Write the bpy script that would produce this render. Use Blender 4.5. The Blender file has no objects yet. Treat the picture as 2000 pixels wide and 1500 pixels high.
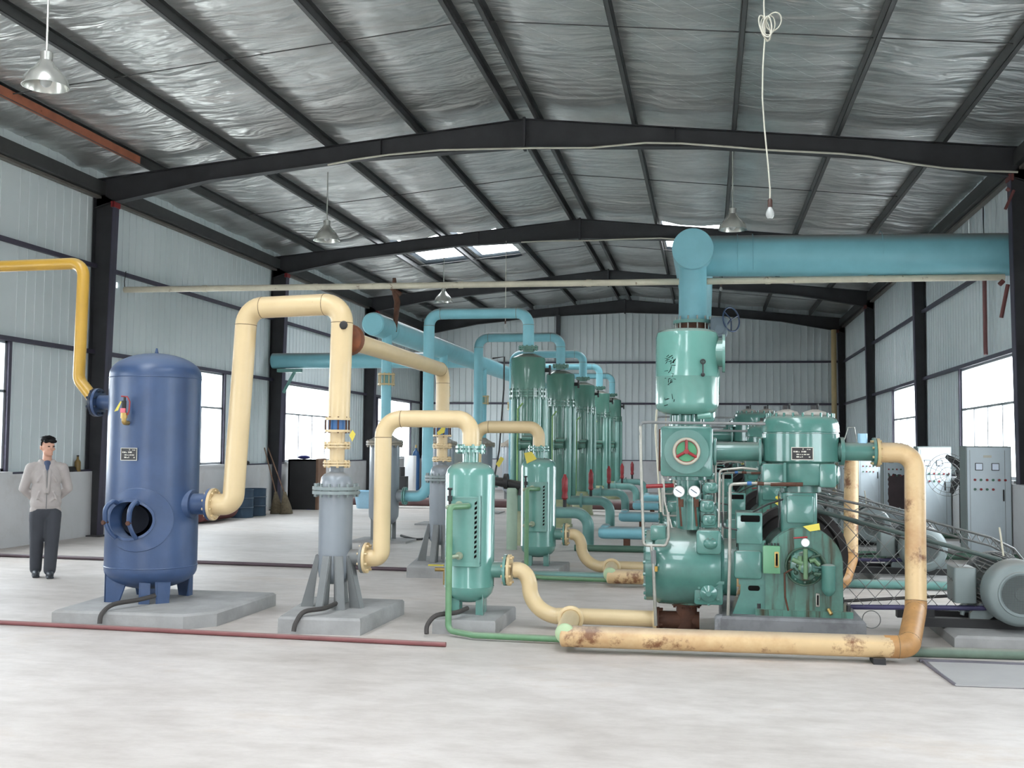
import bpy, math, random
from math import pi, sin, cos, radians
from mathutils import Vector, Matrix
random.seed(7)
SC = bpy.context.scene
COL = SC.collection

# ------------------------------------------------------------------ camera
F_PX, YAW, PIT, ROL, HC = 2165.65, 0.17438, 0.0556475, 0.0094513, 1.6
cy, sy = cos(YAW), sin(YAW); cp, sp = cos(PIT), sin(PIT); cr, sr = cos(ROL), sin(ROL)
FW = Vector((-sy*cp, cy*cp, sp)); R0 = Vector((cy, sy, 0)); U0 = R0.cross(FW)
RT = cr*R0 + sr*U0; UP = -sr*R0 + cr*U0
CAMP = Vector((0, 0, HC))
cam = bpy.data.cameras.new('camera'); camo = bpy.data.objects.new('camera', cam); COL.objects.link(camo)
M = Matrix((RT, UP, -FW)).transposed().to_4x4(); M.translation = CAMP
camo.matrix_world = M
cam.sensor_fit = 'HORIZONTAL'; cam.sensor_width = 36.0; cam.lens = F_PX/2000*36.0
cam.clip_start = .05; cam.clip_end = 500
SC.camera = camo

def at(u, v, Y=None, z=None, X=None):
    d = FW + RT*((u-1000)/F_PX) - UP*((v-750)/F_PX)
    if Y is not None: t = Y/d.y
    elif z is not None: t = (z-HC)/d.z
    else: t = X/d.x
    return CAMP + d*t

# ------------------------------------------------------------------ world, light, exposure
w = bpy.data.worlds.new('sky'); SC.world = w; w.use_nodes = True
nt = w.node_tree; nt.nodes.clear()
bg = nt.nodes.new('ShaderNodeBackground'); out = nt.nodes.new('ShaderNodeOutputWorld')
tc = nt.nodes.new('ShaderNodeTexCoord'); sep = nt.nodes.new('ShaderNodeSeparateXYZ'); rmp = nt.nodes.new('ShaderNodeValToRGB')
nt.links.new(tc.outputs['Generated'], sep.inputs[0]); nt.links.new(sep.outputs['Z'], rmp.inputs[0])
rmp.color_ramp.elements[0].position = 0.0; rmp.color_ramp.elements[0].color = (.93, .96, 1.0, 1)
rmp.color_ramp.elements[1].position = 0.7; rmp.color_ramp.elements[1].color = (.93, .965, 1.0, 1)
nt.links.new(rmp.outputs[0], bg.inputs[0]); bg.inputs[1].default_value = 4.2
nt.links.new(bg.outputs[0], out.inputs[0])
SC.view_settings.view_transform = 'Standard'; SC.view_settings.look = 'None'
SC.view_settings.gamma = 1; SC.view_settings.use_curve_mapping = False
SC.view_settings.exposure = 1.72

# ------------------------------------------------------------------ materials
def lin(c):
    return tuple(((x/255)/12.92 if x/255 <= .04045 else ((x/255+.055)/1.055)**2.4) for x in c)
MATS = {}
def mat(name, rgb, rough=.5, metal=0.0, var=.12, scale=3.0, rust=0.0, rusts=4.0, rustc=(96, 52, 26), dust=0.0, dustc=(150, 143, 136), bump=0.0, bscale=40.0, emit=0, spec=.5, coat=0.0, stain=0.0, stainc=(70, 66, 60), streak=0.0):
    if name in MATS: return MATS[name]
    m = bpy.data.materials.new(name); m.use_nodes = True; n = m.node_tree.nodes; l = m.node_tree.links
    b = n['Principled BSDF']
    c = lin(rgb)
    b.inputs['Roughness'].default_value = rough; b.inputs['Metallic'].default_value = metal
    b.inputs['Specular IOR Level'].default_value = spec
    if coat: b.inputs['Coat Weight'].default_value = coat
    tcn = n.new('ShaderNodeTexCoord'); geo = n.new('ShaderNodeNewGeometry')
    def noise(s, det=4, vec=None, rg=.6):
        x = n.new('ShaderNodeTexNoise'); x.inputs['Scale'].default_value = s; x.inputs['Detail'].default_value = det; x.inputs['Roughness'].default_value = rg
        l.new(vec if vec else geo.outputs['Position'], x.inputs['Vector']); return x.outputs['Fac']
    def mix(fac, a, bb):
        x = n.new('ShaderNodeMix'); x.data_type = 'RGBA'
        if hasattr(fac, 'links') or hasattr(fac, 'is_linked'): l.new(fac, x.inputs[0])
        else: x.inputs[0].default_value = fac
        for i, q in ((6, a), (7, bb)):
            if isinstance(q, tuple): x.inputs[i].default_value = (*q, 1)
            else: l.new(q, x.inputs[i])
        return x.outputs[2]
    def ramp(f, a, bb):
        x = n.new('ShaderNodeMapRange'); x.inputs[1].default_value = a; x.inputs[2].default_value = bb; l.new(f, x.inputs[0]); return x.outputs[0]
    def mul(a, k):
        x = n.new('ShaderNodeMath'); x.operation = 'MULTIPLY'
        l.new(a, x.inputs[0])
        if isinstance(k, (int, float)): x.inputs[1].default_value = k
        else: l.new(k, x.inputs[1])
        return x.outputs[0]
    col = mix(ramp(noise(scale), .3, .7), tuple(x*(1-var) for x in c), tuple(min(1, x*(1+var)) for x in c))
    if streak:
        mp = n.new('ShaderNodeMapping'); mp.inputs['Scale'].default_value = (9, 9, .7); l.new(geo.outputs['Position'], mp.inputs[0])
        col = mix(mul(ramp(noise(1.6, 5, mp.outputs[0]), .5, .64), streak), col, lin(stainc))
    if stain: col = mix(mul(ramp(noise(1.1, 6, rg=.7), .5, .72), stain), col, lin(stainc))
    if rust: col = mix(ramp(noise(rusts, 8, rg=.72), .74-rust*.35, .80-rust*.3), col, lin(rustc))
    if dust:
        sx = n.new('ShaderNodeSeparateXYZ'); l.new(geo.outputs['Normal'], sx.inputs[0])
        col = mix(mul(ramp(sx.outputs['Z'], .45, .95), mul(ramp(noise(6), .1, .42), dust)), col, lin(dustc))
    l.new(col, b.inputs['Base Color'])
    if bump:
        bp = n.new('ShaderNodeBump'); bp.inputs['Strength'].default_value = bump; bp.inputs['Distance'].default_value = .02
        l.new(noise(bscale, 5), bp.inputs['Height']); l.new(bp.outputs[0], b.inputs['Normal'])
    if emit:
        b.inputs['Emission Color'].default_value = (*c, 1); b.inputs['Emission Strength'].default_value = emit
    MATS[name] = m; return m

GREEN = mat('machine_green', (74, 120, 111), .24, var=.14, dust=.6, stain=.35, stainc=(48, 78, 68), coat=.5)
GREEN_OIL = mat('oily_green', (72, 116, 104), .3, var=.14, dust=.3, stain=.7, stainc=(48, 46, 28), streak=1.0, coat=.4)
GREEN_LT = mat('lubricator_green', (90, 138, 104), .35, stain=.3, stainc=(60, 84, 40))
SEAM = mat('weld_line', (120, 100, 74), .6, var=.3, scale=20)
SEPG = mat('vessel_green', (96, 144, 134), .24, var=.08, dust=.5, coat=.6)
TOWER = mat('tower_green', (80, 122, 108), .26, var=.08, dust=.8, coat=.4)
TOWERLT = mat('tower_pipe_green', (104, 152, 140), .22, var=.06, coat=.4)
BLUE = mat('tank_blue', (52, 72, 106), .36, var=.14, dust=.6, dustc=(120, 132, 155), stain=.3, stainc=(72, 92, 130), bump=.06, bscale=20)
BLUE_SHADE = mat('tank_inner_shade', (12, 16, 26), .8, spec=.2)  # near-black colour puts the shade inside the hand hole into the cover
BEIGE = mat('pipe_cream', (206, 182, 140), .42, var=.05, dust=.25, dustc=(176, 160, 138), coat=.15, rust=.12, rusts=7)
BEIGE_D = mat('pipe_cream_stained', (204, 174, 130), .42, var=.08, dust=.55, stain=.75, stainc=(160, 108, 62), rust=.56, rusts=3.2, rustc=(118, 78, 48))
BEIGE_T = mat('pipe_tan', (190, 166, 120), .4, var=.08, dust=.4)
CREAM = mat('thin_pipe_cream', (205, 198, 178), .5, dust=.2, rust=.35, rusts=9)
AQUA = mat('pipe_blue', (124, 182, 194), .42, var=.06, dust=1.0, dustc=(128, 128, 126))
AQUAG = mat('pipe_aqua_green', (106, 152, 146), .34, var=.12, dust=.5)
YELLOW = mat('pipe_yellow', (180, 140, 52), .34, var=.07, dust=.7, dustc=(176, 160, 120), stain=.2, stainc=(140, 110, 60))
GREY = mat('filter_grey', (130, 136, 142), .34, var=.07, dust=.5, coat=.2)
GREYD = mat('leg_grey', (112, 114, 114), .5, var=.12, dust=.5)
GREYM = mat('motor_grey', (124, 134, 134), .4, var=.08, dust=.6)
STEEL = mat('frame_steel', (50, 50, 53), .55, var=.2, rust=.12, rusts=2, rustc=(120, 104, 82), dust=.3)
STEELB = mat('purlin_steel', (66, 66, 66), .5, var=.15, dust=.3)
ORANGE = mat('purlin_primer', (156, 92, 66), .6, var=.2, rust=.3)
PURPLE = mat('column_primer', (66, 62, 78), .55, var=.15)
REDP = mat('pipe_red', (124, 74, 74), .5, var=.12, dust=.4)
REDV = mat('valve_red', (138, 36, 40), .4, var=.12)
REDB = mat('bracket_red', (110, 62, 60), .6)
RUST = mat('rusty_iron', (78, 46, 30), .75, var=.3, scale=9, rust=.4, rustc=(120, 70, 36), bump=.3)
BLACK = mat('black_iron', (34, 33, 34), .55, var=.2, dust=.3)
RUBBER = mat('dark_rubber', (62, 58, 56), .7)
FLYW = mat('flywheel_iron', (58, 50, 50), .6, var=.15)
DARK = mat('dark_fill', (16, 15, 14), .9, spec=.1)
TUBE = mat('galvanised_tube', (146, 144, 136), .35, metal=.5, var=.15, scale=14)
GALV = mat('wire_steel', (122, 122, 120), .45, metal=.5)
BOLT = mat('bolt_steel', (150, 152, 146), .4, metal=.5, var=.2, scale=30)
BRASS = mat('brass', (168, 140, 84), .35, metal=.6)
WHITE = mat('dial_white', (224, 232, 246), .35, var=.02)
PLATE = mat('name_plate_black', (40, 38, 38), .45)
PLATEW = mat('name_plate_print', (196, 192, 180), .45)
TAG = mat('yellow_tag', (198, 182, 70), .5, var=.08)
CONC = mat('concrete', (150, 149, 148), .85, var=.12, scale=5, stain=.3, stainc=(120, 112, 100), bump=.15)
CONCD = mat('oily_concrete', (112, 112, 114), .6, var=.2, scale=2, stain=1.0, stainc=(44, 42, 42))
CAB = mat('cabinet_paint', (196, 206, 212), .35, var=.03)
CABS = mat('cabinet_side_paint', (122, 130, 128), .4, var=.05)
BROWN = mat('patch_brown', (74, 60, 62), .6, var=.2)
PLASTER = mat('white_plaster', (206, 205, 206), .85, var=.05, scale=1.4, stain=.35, stainc=(170, 160, 150))
SKIN = mat('skin', (196, 148, 126), .5, var=.04)
HAIR = mat('black_hair', (16, 14, 15), .6, spec=.25)
JACKET = mat('jacket_cloth', (170, 162, 158), .85, var=.06, bump=.2, bscale=30)
SHIRT = mat('shirt_cloth', (72, 84, 110), .85)
TROUS = mat('trouser_cloth', (58, 60, 66), .85, var=.1)
SHOE = mat('shoe_leather', (52, 56, 62), .45)
ALU = mat('lamp_aluminium', (196, 196, 190), .25, metal=.7, var=.05)
BULBG = mat('bulb_glass', (170, 172, 170), .08, spec=.9)
CABLE = mat('white_cable', (196, 192, 178), .5)
WOOD = mat('weathered_wood', (120, 92, 74), .8, var=.2)
STRAW = mat('broom_straw', (104, 92, 74), .95, var=.3, scale=20)
DRUMB = mat('drum_blue', (36, 62, 84), .5, var=.2, dust=.3)
GASB = mat('gas_cylinder_blue', (44, 84, 128), .4)
PANE_BLUE = mat('light_blue_plastic', (160, 200, 222), .45)
BLUEC = mat('coupling_blue', (46, 96, 150), .4)
FRAMEW = mat('window_aluminium', (150, 152, 156), .4, metal=.3, var=.03)
POLYG = mat('guard_paint_green', (70, 84, 80), .5, dust=.4)

def wallmat():
    m = bpy.data.materials.new('blue_grey_cladding'); m.use_nodes = True; n = m.node_tree.nodes; l = m.node_tree.links
    b = n['Principled BSDF']; g = n.new('ShaderNodeNewGeometry')
    x = n.new('ShaderNodeTexNoise'); x.inputs['Scale'].default_value = .8; x.inputs['Detail'].default_value = 5; l.new(g.outputs['Position'], x.inputs['Vector'])
    r = n.new('ShaderNodeValToRGB'); r.color_ramp.elements[0].position = .3; r.color_ramp.elements[0].color = (*lin((206, 214, 216)), 1)
    r.color_ramp.elements[1].position = .75; r.color_ramp.elements[1].color = (*lin((218, 224, 226)), 1)
    l.new(x.outputs['Fac'], r.inputs[0]); l.new(r.outputs[0], b.inputs['Base Color']); b.inputs['Roughness'].default_value = .5
    return m
CLAD = wallmat()
def floormat():
    m = bpy.data.materials.new('dusty_concrete_floor'); m.use_nodes = True; n = m.node_tree.nodes; l = m.node_tree.links
    b = n['Principled BSDF']; g = n.new('ShaderNodeNewGeometry')
    mp = n.new('ShaderNodeMapping'); mp.inputs['Scale'].default_value = (.55, 1.0, 1); l.new(g.outputs['Position'], mp.inputs[0])
    def ns(s, d, r=.6):
        x = n.new('ShaderNodeTexNoise'); x.inputs['Scale'].default_value = s; x.inputs['Detail'].default_value = d; x.inputs['Roughness'].default_value = r
        l.new(mp.outputs[0], x.inputs['Vector']); return x.outputs['Fac']
    def rp(f, p0, c0, p1, c1):
        r = n.new('ShaderNodeValToRGB'); e = r.color_ramp.elements; e[0].position = p0; e[0].color = (*c0, 1); e[1].position = p1; e[1].color = (*c1, 1)
        l.new(f, r.inputs[0]); return r.outputs[0]
    a = rp(ns(.9, 7, .65), .30, lin((178, 170, 164)), .68, lin((204, 197, 193)))
    c2 = rp(ns(5, 6, .7), .35, (.80, .785, .77), .6, (1, 1, 1))
    mx = n.new('ShaderNodeMix'); mx.data_type = 'RGBA'; mx.blend_type = 'MULTIPLY'; mx.inputs[0].default_value = .8
    l.new(a, mx.inputs[6]); l.new(c2, mx.inputs[7])
    f3 = n.new('ShaderNodeMapRange'); f3.inputs[1].default_value = .55; f3.inputs[2].default_value = .72; l.new(ns(.45, 8, .75), f3.inputs[0])
    m3 = n.new('ShaderNodeMix'); m3.data_type = 'RGBA'; l.new(f3.outputs[0], m3.inputs[0]); l.new(mx.outputs[2], m3.inputs[6]); m3.inputs[7].default_value = (*lin((172, 156, 140)), 1)
    l.new(m3.outputs[2], b.inputs['Base Color'])
    b.inputs['Roughness'].default_value = .55; b.inputs['Specular IOR Level'].default_value = .35
    bp = n.new('ShaderNodeBump'); bp.inputs['Strength'].default_value = .12; bp.inputs['Distance'].default_value = .02; l.new(ns(14, 5), bp.inputs['Height']); l.new(bp.outputs[0], b.inputs['Normal'])
    return m
FLOOR = floormat()
def foilmat():
    m = bpy.data.materials.new('wrinkled_foil'); m.use_nodes = True; n = m.node_tree.nodes; l = m.node_tree.links
    b = n['Principled BSDF']; g = n.new('ShaderNodeNewGeometry')
    b.inputs['Metallic'].default_value = .8; b.inputs['Roughness'].default_value = .3
    def ns(s, sc, d=5, r=.6, dist=0):
        mp = n.new('ShaderNodeMapping'); mp.inputs['Scale'].default_value = sc; l.new(g.outputs['Position'], mp.inputs[0])
        x = n.new('ShaderNodeTexNoise'); x.inputs['Scale'].default_value = s; x.inputs['Detail'].default_value = d; x.inputs['Roughness'].default_value = r; x.inputs['Distortion'].default_value = dist
        l.new(mp.outputs[0], x.inputs['Vector']); return x.outputs['Fac']
    r = n.new('ShaderNodeValToRGB'); r.color_ramp.elements[0].position = .3; r.color_ramp.elements[0].color = (*lin((188, 188, 186)), 1)
    r.color_ramp.elements[1].position = .7; r.color_ramp.elements[1].color = (*lin((222, 222, 220)), 1)
    l.new(ns(1.2, (1, 1, 1)), r.inputs[0])
    # pale reflection lines of the netting painted on the near right foil
    sx = n.new('ShaderNodeSeparateXYZ'); l.new(g.outputs['Position'], sx.inputs[0])
    def mth(op, a, bb=None, c=None):
        x = n.new('ShaderNodeMath'); x.operation = op
        for i, q in enumerate((a, bb, c)):
            if q is None: continue
            if isinstance(q, (int, float)): x.inputs[i].default_value = q
            else: l.new(q, x.inputs[i])
        return x.outputs[0]
    t = mth('MULTIPLY_ADD', sx.outputs['X'], -1.15, sx.outputs['Y'])
    ln = mth('LESS_THAN', mth('ABSOLUTE', mth('SUBTRACT', mth('FRACT', mth('MULTIPLY', t, 2.1)), .5)), .018)
    msk = mth('MULTIPLY', mth('MULTIPLY', mth('GREATER_THAN', sx.outputs['X'], -2.5), mth('LESS_THAN', sx.outputs['X'], 1.9)), mth('LESS_THAN', sx.outputs['Y'], 16.6))
    brk = mth('GREATER_THAN', ns(.9, (1, 1, 1)), .46)
    mx = n.new('ShaderNodeMix'); mx.data_type = 'RGBA'; l.new(mth('MULTIPLY', mth('MULTIPLY', ln, msk), mth('MULTIPLY', brk, .75)), mx.inputs[0]); l.new(r.outputs[0], mx.inputs[6]); mx.inputs[7].default_value = (1, 1, 1, 1)
    l.new(mx.outputs[2], b.inputs['Base Color'])
    bp = n.new('ShaderNodeBump'); bp.inputs['Strength'].default_value = .8; bp.inputs['Distance'].default_value = .16
    l.new(ns(1.5, (.7, 2.2, 1), 3, .5, .6), bp.inputs['Height'])
    bp2 = n.new('ShaderNodeBump'); bp2.inputs['Strength'].default_value = .35; bp2.inputs['Distance'].default_value = .015
    l.new(ns(9, (1, 1.8, 1), 4, .6, .4), bp2.inputs['Height']); l.new(bp.outputs[0], bp2.inputs['Normal'])
    l.new(bp2.outputs[0], b.inputs['Normal'])
    rr = n.new('ShaderNodeMapRange'); rr.inputs[3].default_value = .22; rr.inputs[4].default_value = .5; l.new(ns(3, (1, 1, 1)), rr.inputs[0]); l.new(rr.outputs[0], b.inputs['Roughness'])
    return m
FOIL = foilmat()
def glassmat():
    m = bpy.data.materials.new('window_glass'); m.use_nodes = True; n = m.node_tree.nodes; l = m.node_tree.links
    n.remove(n['Principled BSDF']); o = n['Material Output']
    t = n.new('ShaderNodeBsdfTransparent'); t.inputs[0].default_value = (.93, .96, .97, 1); gl = n.new('ShaderNodeBsdfGlossy'); gl.inputs['Roughness'].default_value = .03
    mx = n.new('ShaderNodeMixShader'); mx.inputs[0].default_value = .07
    l.new(t.outputs[0], mx.inputs[1]); l.new(gl.outputs[0], mx.inputs[2]); l.new(mx.outputs[0], o.inputs[0]); return m
GLASS = glassmat()

# ------------------------------------------------------------------ mesh builder
ORI = {}
def frame(ax):
    ax = Vector(ax).normalized()
    t = Vector((0, 0, 1)) if abs(ax.z) < .9 else Vector((0, 1, 0))
    a = t.cross(ax).normalized(); b = ax.cross(a); return a, b, ax
def V(*a): return Vector(a)
class MB:
    def __init__(s): s.v = []; s.f = []; s.m = []; s.cm = 0
    def use(s, i): s.cm = i; return s
    def add(s, vs, fs):
        o = len(s.v); s.v += [Vector(x) for x in vs]
        for f in fs: s.f.append([i+o for i in f]); s.m.append(s.cm)
        return s
    def box(s, a, b):
        x0, y0, z0 = a; x1, y1, z1 = b
        if x0 > x1: x0, x1 = x1, x0
        if y0 > y1: y0, y1 = y1, y0
        if z0 > z1: z0, z1 = z1, z0
        return s.add([(x0,y0,z0),(x1,y0,z0),(x1,y1,z0),(x0,y1,z0),(x0,y0,z1),(x1,y0,z1),(x1,y1,z1),(x0,y1,z1)],
                     [(0,3,2,1),(4,5,6,7),(0,1,5,4),(1,2,6,5),(2,3,7,6),(3,0,4,7)])
    def rbox(s, a, b, r=.02, axis=1, seg=4):
        # rounded in the plane normal to axis, extruded along it
        x = [i for i in range(3) if i != axis]
        lo = [min(a[i], b[i]) for i in range(3)]; hi = [max(a[i], b[i]) for i in range(3)]
        pts = []
        for cxx, cyy, a0 in ((hi[x[0]]-r, hi[x[1]]-r, 0), (lo[x[0]]+r, hi[x[1]]-r, 90), (lo[x[0]]+r, lo[x[1]]+r, 180), (hi[x[0]]-r, lo[x[1]]+r, 270)):
            for k in range(seg+1):
                t = radians(a0+90*k/seg); pts.append((cxx+r*cos(t), cyy+r*sin(t)))
        b2 = min(r*.5, (hi[axis]-lo[axis])*.3); cx = (lo[x[0]]+hi[x[0]])/2; cyc = (lo[x[1]]+hi[x[1]])/2
        wx = (hi[x[0]]-lo[x[0]])/2; wy = (hi[x[1]]-lo[x[1]])/2
        def ring(h, ins):
            o = []
            for p in pts:
                q = [0, 0, 0]; q[axis] = h; q[x[0]] = cx+(p[0]-cx)*(1-ins/wx); q[x[1]] = cyc+(p[1]-cyc)*(1-ins/wy); o.append(q)
            return o
        rings = [ring(lo[axis], b2), ring(lo[axis]+b2*.3, b2*.3), ring(lo[axis]+b2, 0), ring(hi[axis]-b2, 0), ring(hi[axis]-b2*.3, b2*.3), ring(hi[axis], b2)]
        n = len(pts); vs = [p for rg in rings for p in rg]; fs = []
        for k in range(5):
            for i in range(n): fs.append((k*n+i, k*n+(i+1) % n, (k+1)*n+(i+1) % n, (k+1)*n+i))
        fs.append(tuple(range(n-1, -1, -1))); fs.append(tuple(range(5*n, 6*n)))
        if axis == 1: fs = [tuple(reversed(f)) for f in fs]
        return s.add(vs, fs)
    def prism(s, poly, y0, y1):  # poly in XZ, extruded along Y
        n = len(poly); vs = [(p[0], y0, p[1]) for p in poly]+[(p[0], y1, p[1]) for p in poly]
        fs = [tuple(range(n)), tuple(range(2*n-1, n-1, -1))]+[(i, i+n, (i+1) % n+n, (i+1) % n) for i in range(n)]
        return s.add(vs, fs)
    def lathe(s, prof, o, ax=(0, 0, 1), n=32, caps=True):
        a, b, c = frame(ax); o = Vector(o); vs = []; fs = []
        for r, h in prof:
            for i in range(n):
                t = 2*pi*i/n; vs.append(o+c*h+(a*cos(t)+b*sin(t))*max(r, 1e-5))
        for k in range(len(prof)-1):
            for i in range(n):
                j = (i+1) % n; fs.append((k*n+i, k*n+j, (k+1)*n+j, (k+1)*n+i))
        if caps:
            fs.append(tuple(range(n-1, -1, -1))); fs.append(tuple(range((len(prof)-1)*n, len(prof)*n)))
        return s.add(vs, fs)
    def cyl(s, p, q, r, r2=None, n=20):
        p = Vector(p); q = Vector(q); return s.lathe([(r, 0), (r if r2 is None else r2, (q-p).length)], p, q-p, n)
    def tube(s, path, r, n=16, closed=False):
        P = [Vector(p) for p in path]; N = len(P); T = []
        for i in range(N):
            if closed: t = P[(i+1) % N]-P[i-1]
            else: t = P[min(i+1, N-1)]-P[max(i-1, 0)]
            T.append(t.normalized())
        a, b, _ = frame(T[0]); vs = []; fs = []
        for i in range(N):
            if i:
                q = T[i-1].rotation_difference(T[i]); a = q @ a; b = q @ b
            rr = r[i] if isinstance(r, (list, tuple)) else r
            for k in range(n):
                t = 2*pi*k/n; vs.append(P[i]+(a*cos(t)+b*sin(t))*rr)
        for i in range(N if closed else N-1):
            j = (i+1) % N
            for k in range(n):
                m = (k+1) % n; fs.append((i*n+k, i*n+m, j*n+m, j*n+k))
        if not closed: fs.append(tuple(range(n-1, -1, -1))); fs.append(tuple(range((N-1)*n, N*n)))
        return s.add(vs, fs)
    def ring(s, o, ax, R, r, n=32, m=8):
        a, b, _ = frame(ax); o = Vector(o)
        return s.tube([o+(a*cos(2*pi*i/n)+b*sin(2*pi*i/n))*R for i in range(n)], r, m, True)
    def bolts(s, o, ax, R, k, r=.009, h=.02, ph=0):
        a, b, c = frame(ax); o = Vector(o)
        for i in range(k):
            t = 2*pi*(i+.5)/k+ph; p = o+(a*cos(t)+b*sin(t))*R; s.lathe([(r, -h), (r, h)], p, c, 6)
        return s
    def sphere(s, o, r, n=16, sc=(1, 1, 1)):
        vs = []; fs = []; o = Vector(o); m = n//2
        for i in range(m+1):
            for k in range(n):
                t = pi*i/m; p = 2*pi*k/n; vs.append(o+Vector((r*sc[0]*sin(t)*cos(p), r*sc[1]*sin(t)*sin(p), r*sc[2]*cos(t))))
        for i in range(m):
            for k in range(n): fs.append((i*n+k, (i+1)*n+k, (i+1)*n+(k+1) % n, i*n+(k+1) % n))
        return s.add(vs, fs)
    def build(s, name, mats, parent=None, loc=None, label=None, smooth=35):
        if not isinstance(mats, (list, tuple)): mats = [mats]
        if parent is not None: L = ORI[parent.name]
        elif loc is not None: L = Vector(loc)
        else: L = Vector((0, 0, 0))
        me = bpy.data.meshes.new(name); me.from_pydata([v-L for v in s.v], [], s.f); me.validate()
        for m in mats: me.materials.append(m)
        if len(mats) > 1 and len(me.polygons) == len(s.m): me.polygons.foreach_set('material_index', s.m)
        import bmesh
        bm = bmesh.new(); bm.from_mesh(me); bmesh.ops.remove_doubles(bm, verts=bm.verts, dist=1e-5); bmesh.ops.recalc_face_normals(bm, faces=bm.faces); bm.to_mesh(me); bm.free()
        me.polygons.foreach_set('use_smooth', [True]*len(me.polygons))
        me.set_sharp_from_angle(angle=radians(smooth))
        o = bpy.data.objects.new(name, me); COL.objects.link(o)
        if parent is not None: o.parent = parent
        else: o.location = L
        ORI[o.name] = L
        if label: o['label'] = label
        return o
def thing(name, label, cat, loc, group=None):
    o = bpy.data.objects.new(name, None); COL.objects.link(o); o.location = Vector(loc); o.empty_display_size = .1
    o['label'] = label; o['category'] = cat
    if group: o['group'] = group
    ORI[o.name] = Vector(loc); return o
def tag(o, label, cat, group=None):
    o['label'] = label; o['category'] = cat
    if group: o['group'] = group
    return o
def struct(o): o['kind'] = 'structure'; return o
def dup(root, off, label=None):
    off = Vector(off)
    kids = {}
    for q in bpy.data.objects:
        if q.parent: kids.setdefault(q.parent.name, []).append(q)
    def rec(o, par):
        c = o.copy(); COL.objects.link(c)
        if par: c.parent = par
        for ch in kids.get(o.name, []): rec(ch, c)
        return c
    r = rec(root, None); r.location = root.location+off
    ORI[r.name] = ORI[root.name]+off
    if label: r['label'] = label
    return r
def bend(pts, R, seg=8):
    P = [Vector(p) for p in pts]; o = [P[0]]
    for i in range(1, len(P)-1):
        a = (P[i-1]-P[i]); b = (P[i+1]-P[i]); la, lb = a.length, b.length; a.normalize(); b.normalize()
        ang = a.angle(b)
        if ang > pi-.02: o.append(P[i]); continue
        rr = R[i-1] if isinstance(R, (list, tuple)) else R
        d = min(rr/math.tan(ang/2), la*.499, lb*.499); rr = d*math.tan(ang/2)
        c = P[i]+(a+b).normalized()*(rr/sin(ang/2)); s0 = P[i]+a*d-c; s1 = P[i]+b*d-c
        ax = s0.cross(s1); tot = s0.angle(s1); ax.normalize()
        for k in range(seg+1): o.append(c+Matrix.Rotation(tot*k/seg, 3, ax) @ s0)
    o.append(P[-1]); return o
def seams(mb, pts, R, r):
    P = [Vector(p) for p in pts]; mb.use(1)
    for i in range(1, len(P)-1):
        a = (P[i-1]-P[i]).normalized(); b = (P[i+1]-P[i]).normalized(); ang = a.angle(b)
        if ang > pi-.02: continue
        rr = R[i-1] if isinstance(R, (list, tuple)) else R
        d = rr/math.tan(ang/2)
        if d > .499*(P[i-1]-P[i]).length or d > .499*(P[i+1]-P[i]).length: continue
        mb.ring(P[i]+a*d, a, r, .0035, 20, 6); mb.ring(P[i]+b*d, b, r, .0035, 20, 6)
    mb.use(0)
def flange(mb, o, ax, R, k=8, gap=.006, t=.014):
    o = Vector(o); c = Vector(ax).normalized()
    mb.cyl(o-c*(t+gap), o-c*gap, R, n=28); mb.cyl(o+c*gap, o+c*(t+gap), R, n=28); mb.cyl(o-c*gap, o+c*gap, R*.8, n=20)
    mb.bolts(o, c, R*.84, k, R*.075+.003, t+gap+.014)
def pipe(name, label, pts, r, R, m, cat='pipe', n=18, root=None):
    if root is None: root = thing(name, label, cat, Vector(pts[0]).xy.to_3d())
    mb = MB().tube(bend(pts, R), r, n); seams(mb, pts, R, r); mb.build('pipe_run', [m, SEAM], root)
    return root

# ------------------------------------------------------------------ hall dimensions
XL, XR, XC, ZR, SL, PP, DL = -10.43, 4.72, -2.9046, 6.8763, .0995, 1.559, .2038
FR = [-6.55, 1.45, 9.45, 17.45, 25.41, 32.93, 39.70]
Y0, Y1 = -7.0, 39.9
G1, G2 = 4.66, 3.15
def roofz(x): return ZR-SL*abs(x-XC)

# floor
mb = MB(); mb.add([(XL-.2, Y0, 0), (XR+.2, Y0, 0), (XR+.2, Y1+.2, 0), (XL-.2, Y1+.2, 0), (XL-.2, Y0, -.2), (XR+.2, Y0, -.2), (XR+.2, Y1+.2, -.2), (XL-.2, Y1+.2, -.2)],
   [(0, 1, 2, 3), (7, 6, 5, 4), (0, 4, 5, 1), (1, 5, 6, 2), (2, 6, 7, 3), (3, 7, 4, 0)])
struct(mb.build('floor', FLOOR))
mb = MB(); mb.add([(-120, -120, -.25), (120, -120, -.25), (120, 160, -.25), (-120, 160, -.25)], [(0, 1, 2, 3)])
struct(mb.build('ground', mat('yard_concrete', (222, 220, 214), .9)))

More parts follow.
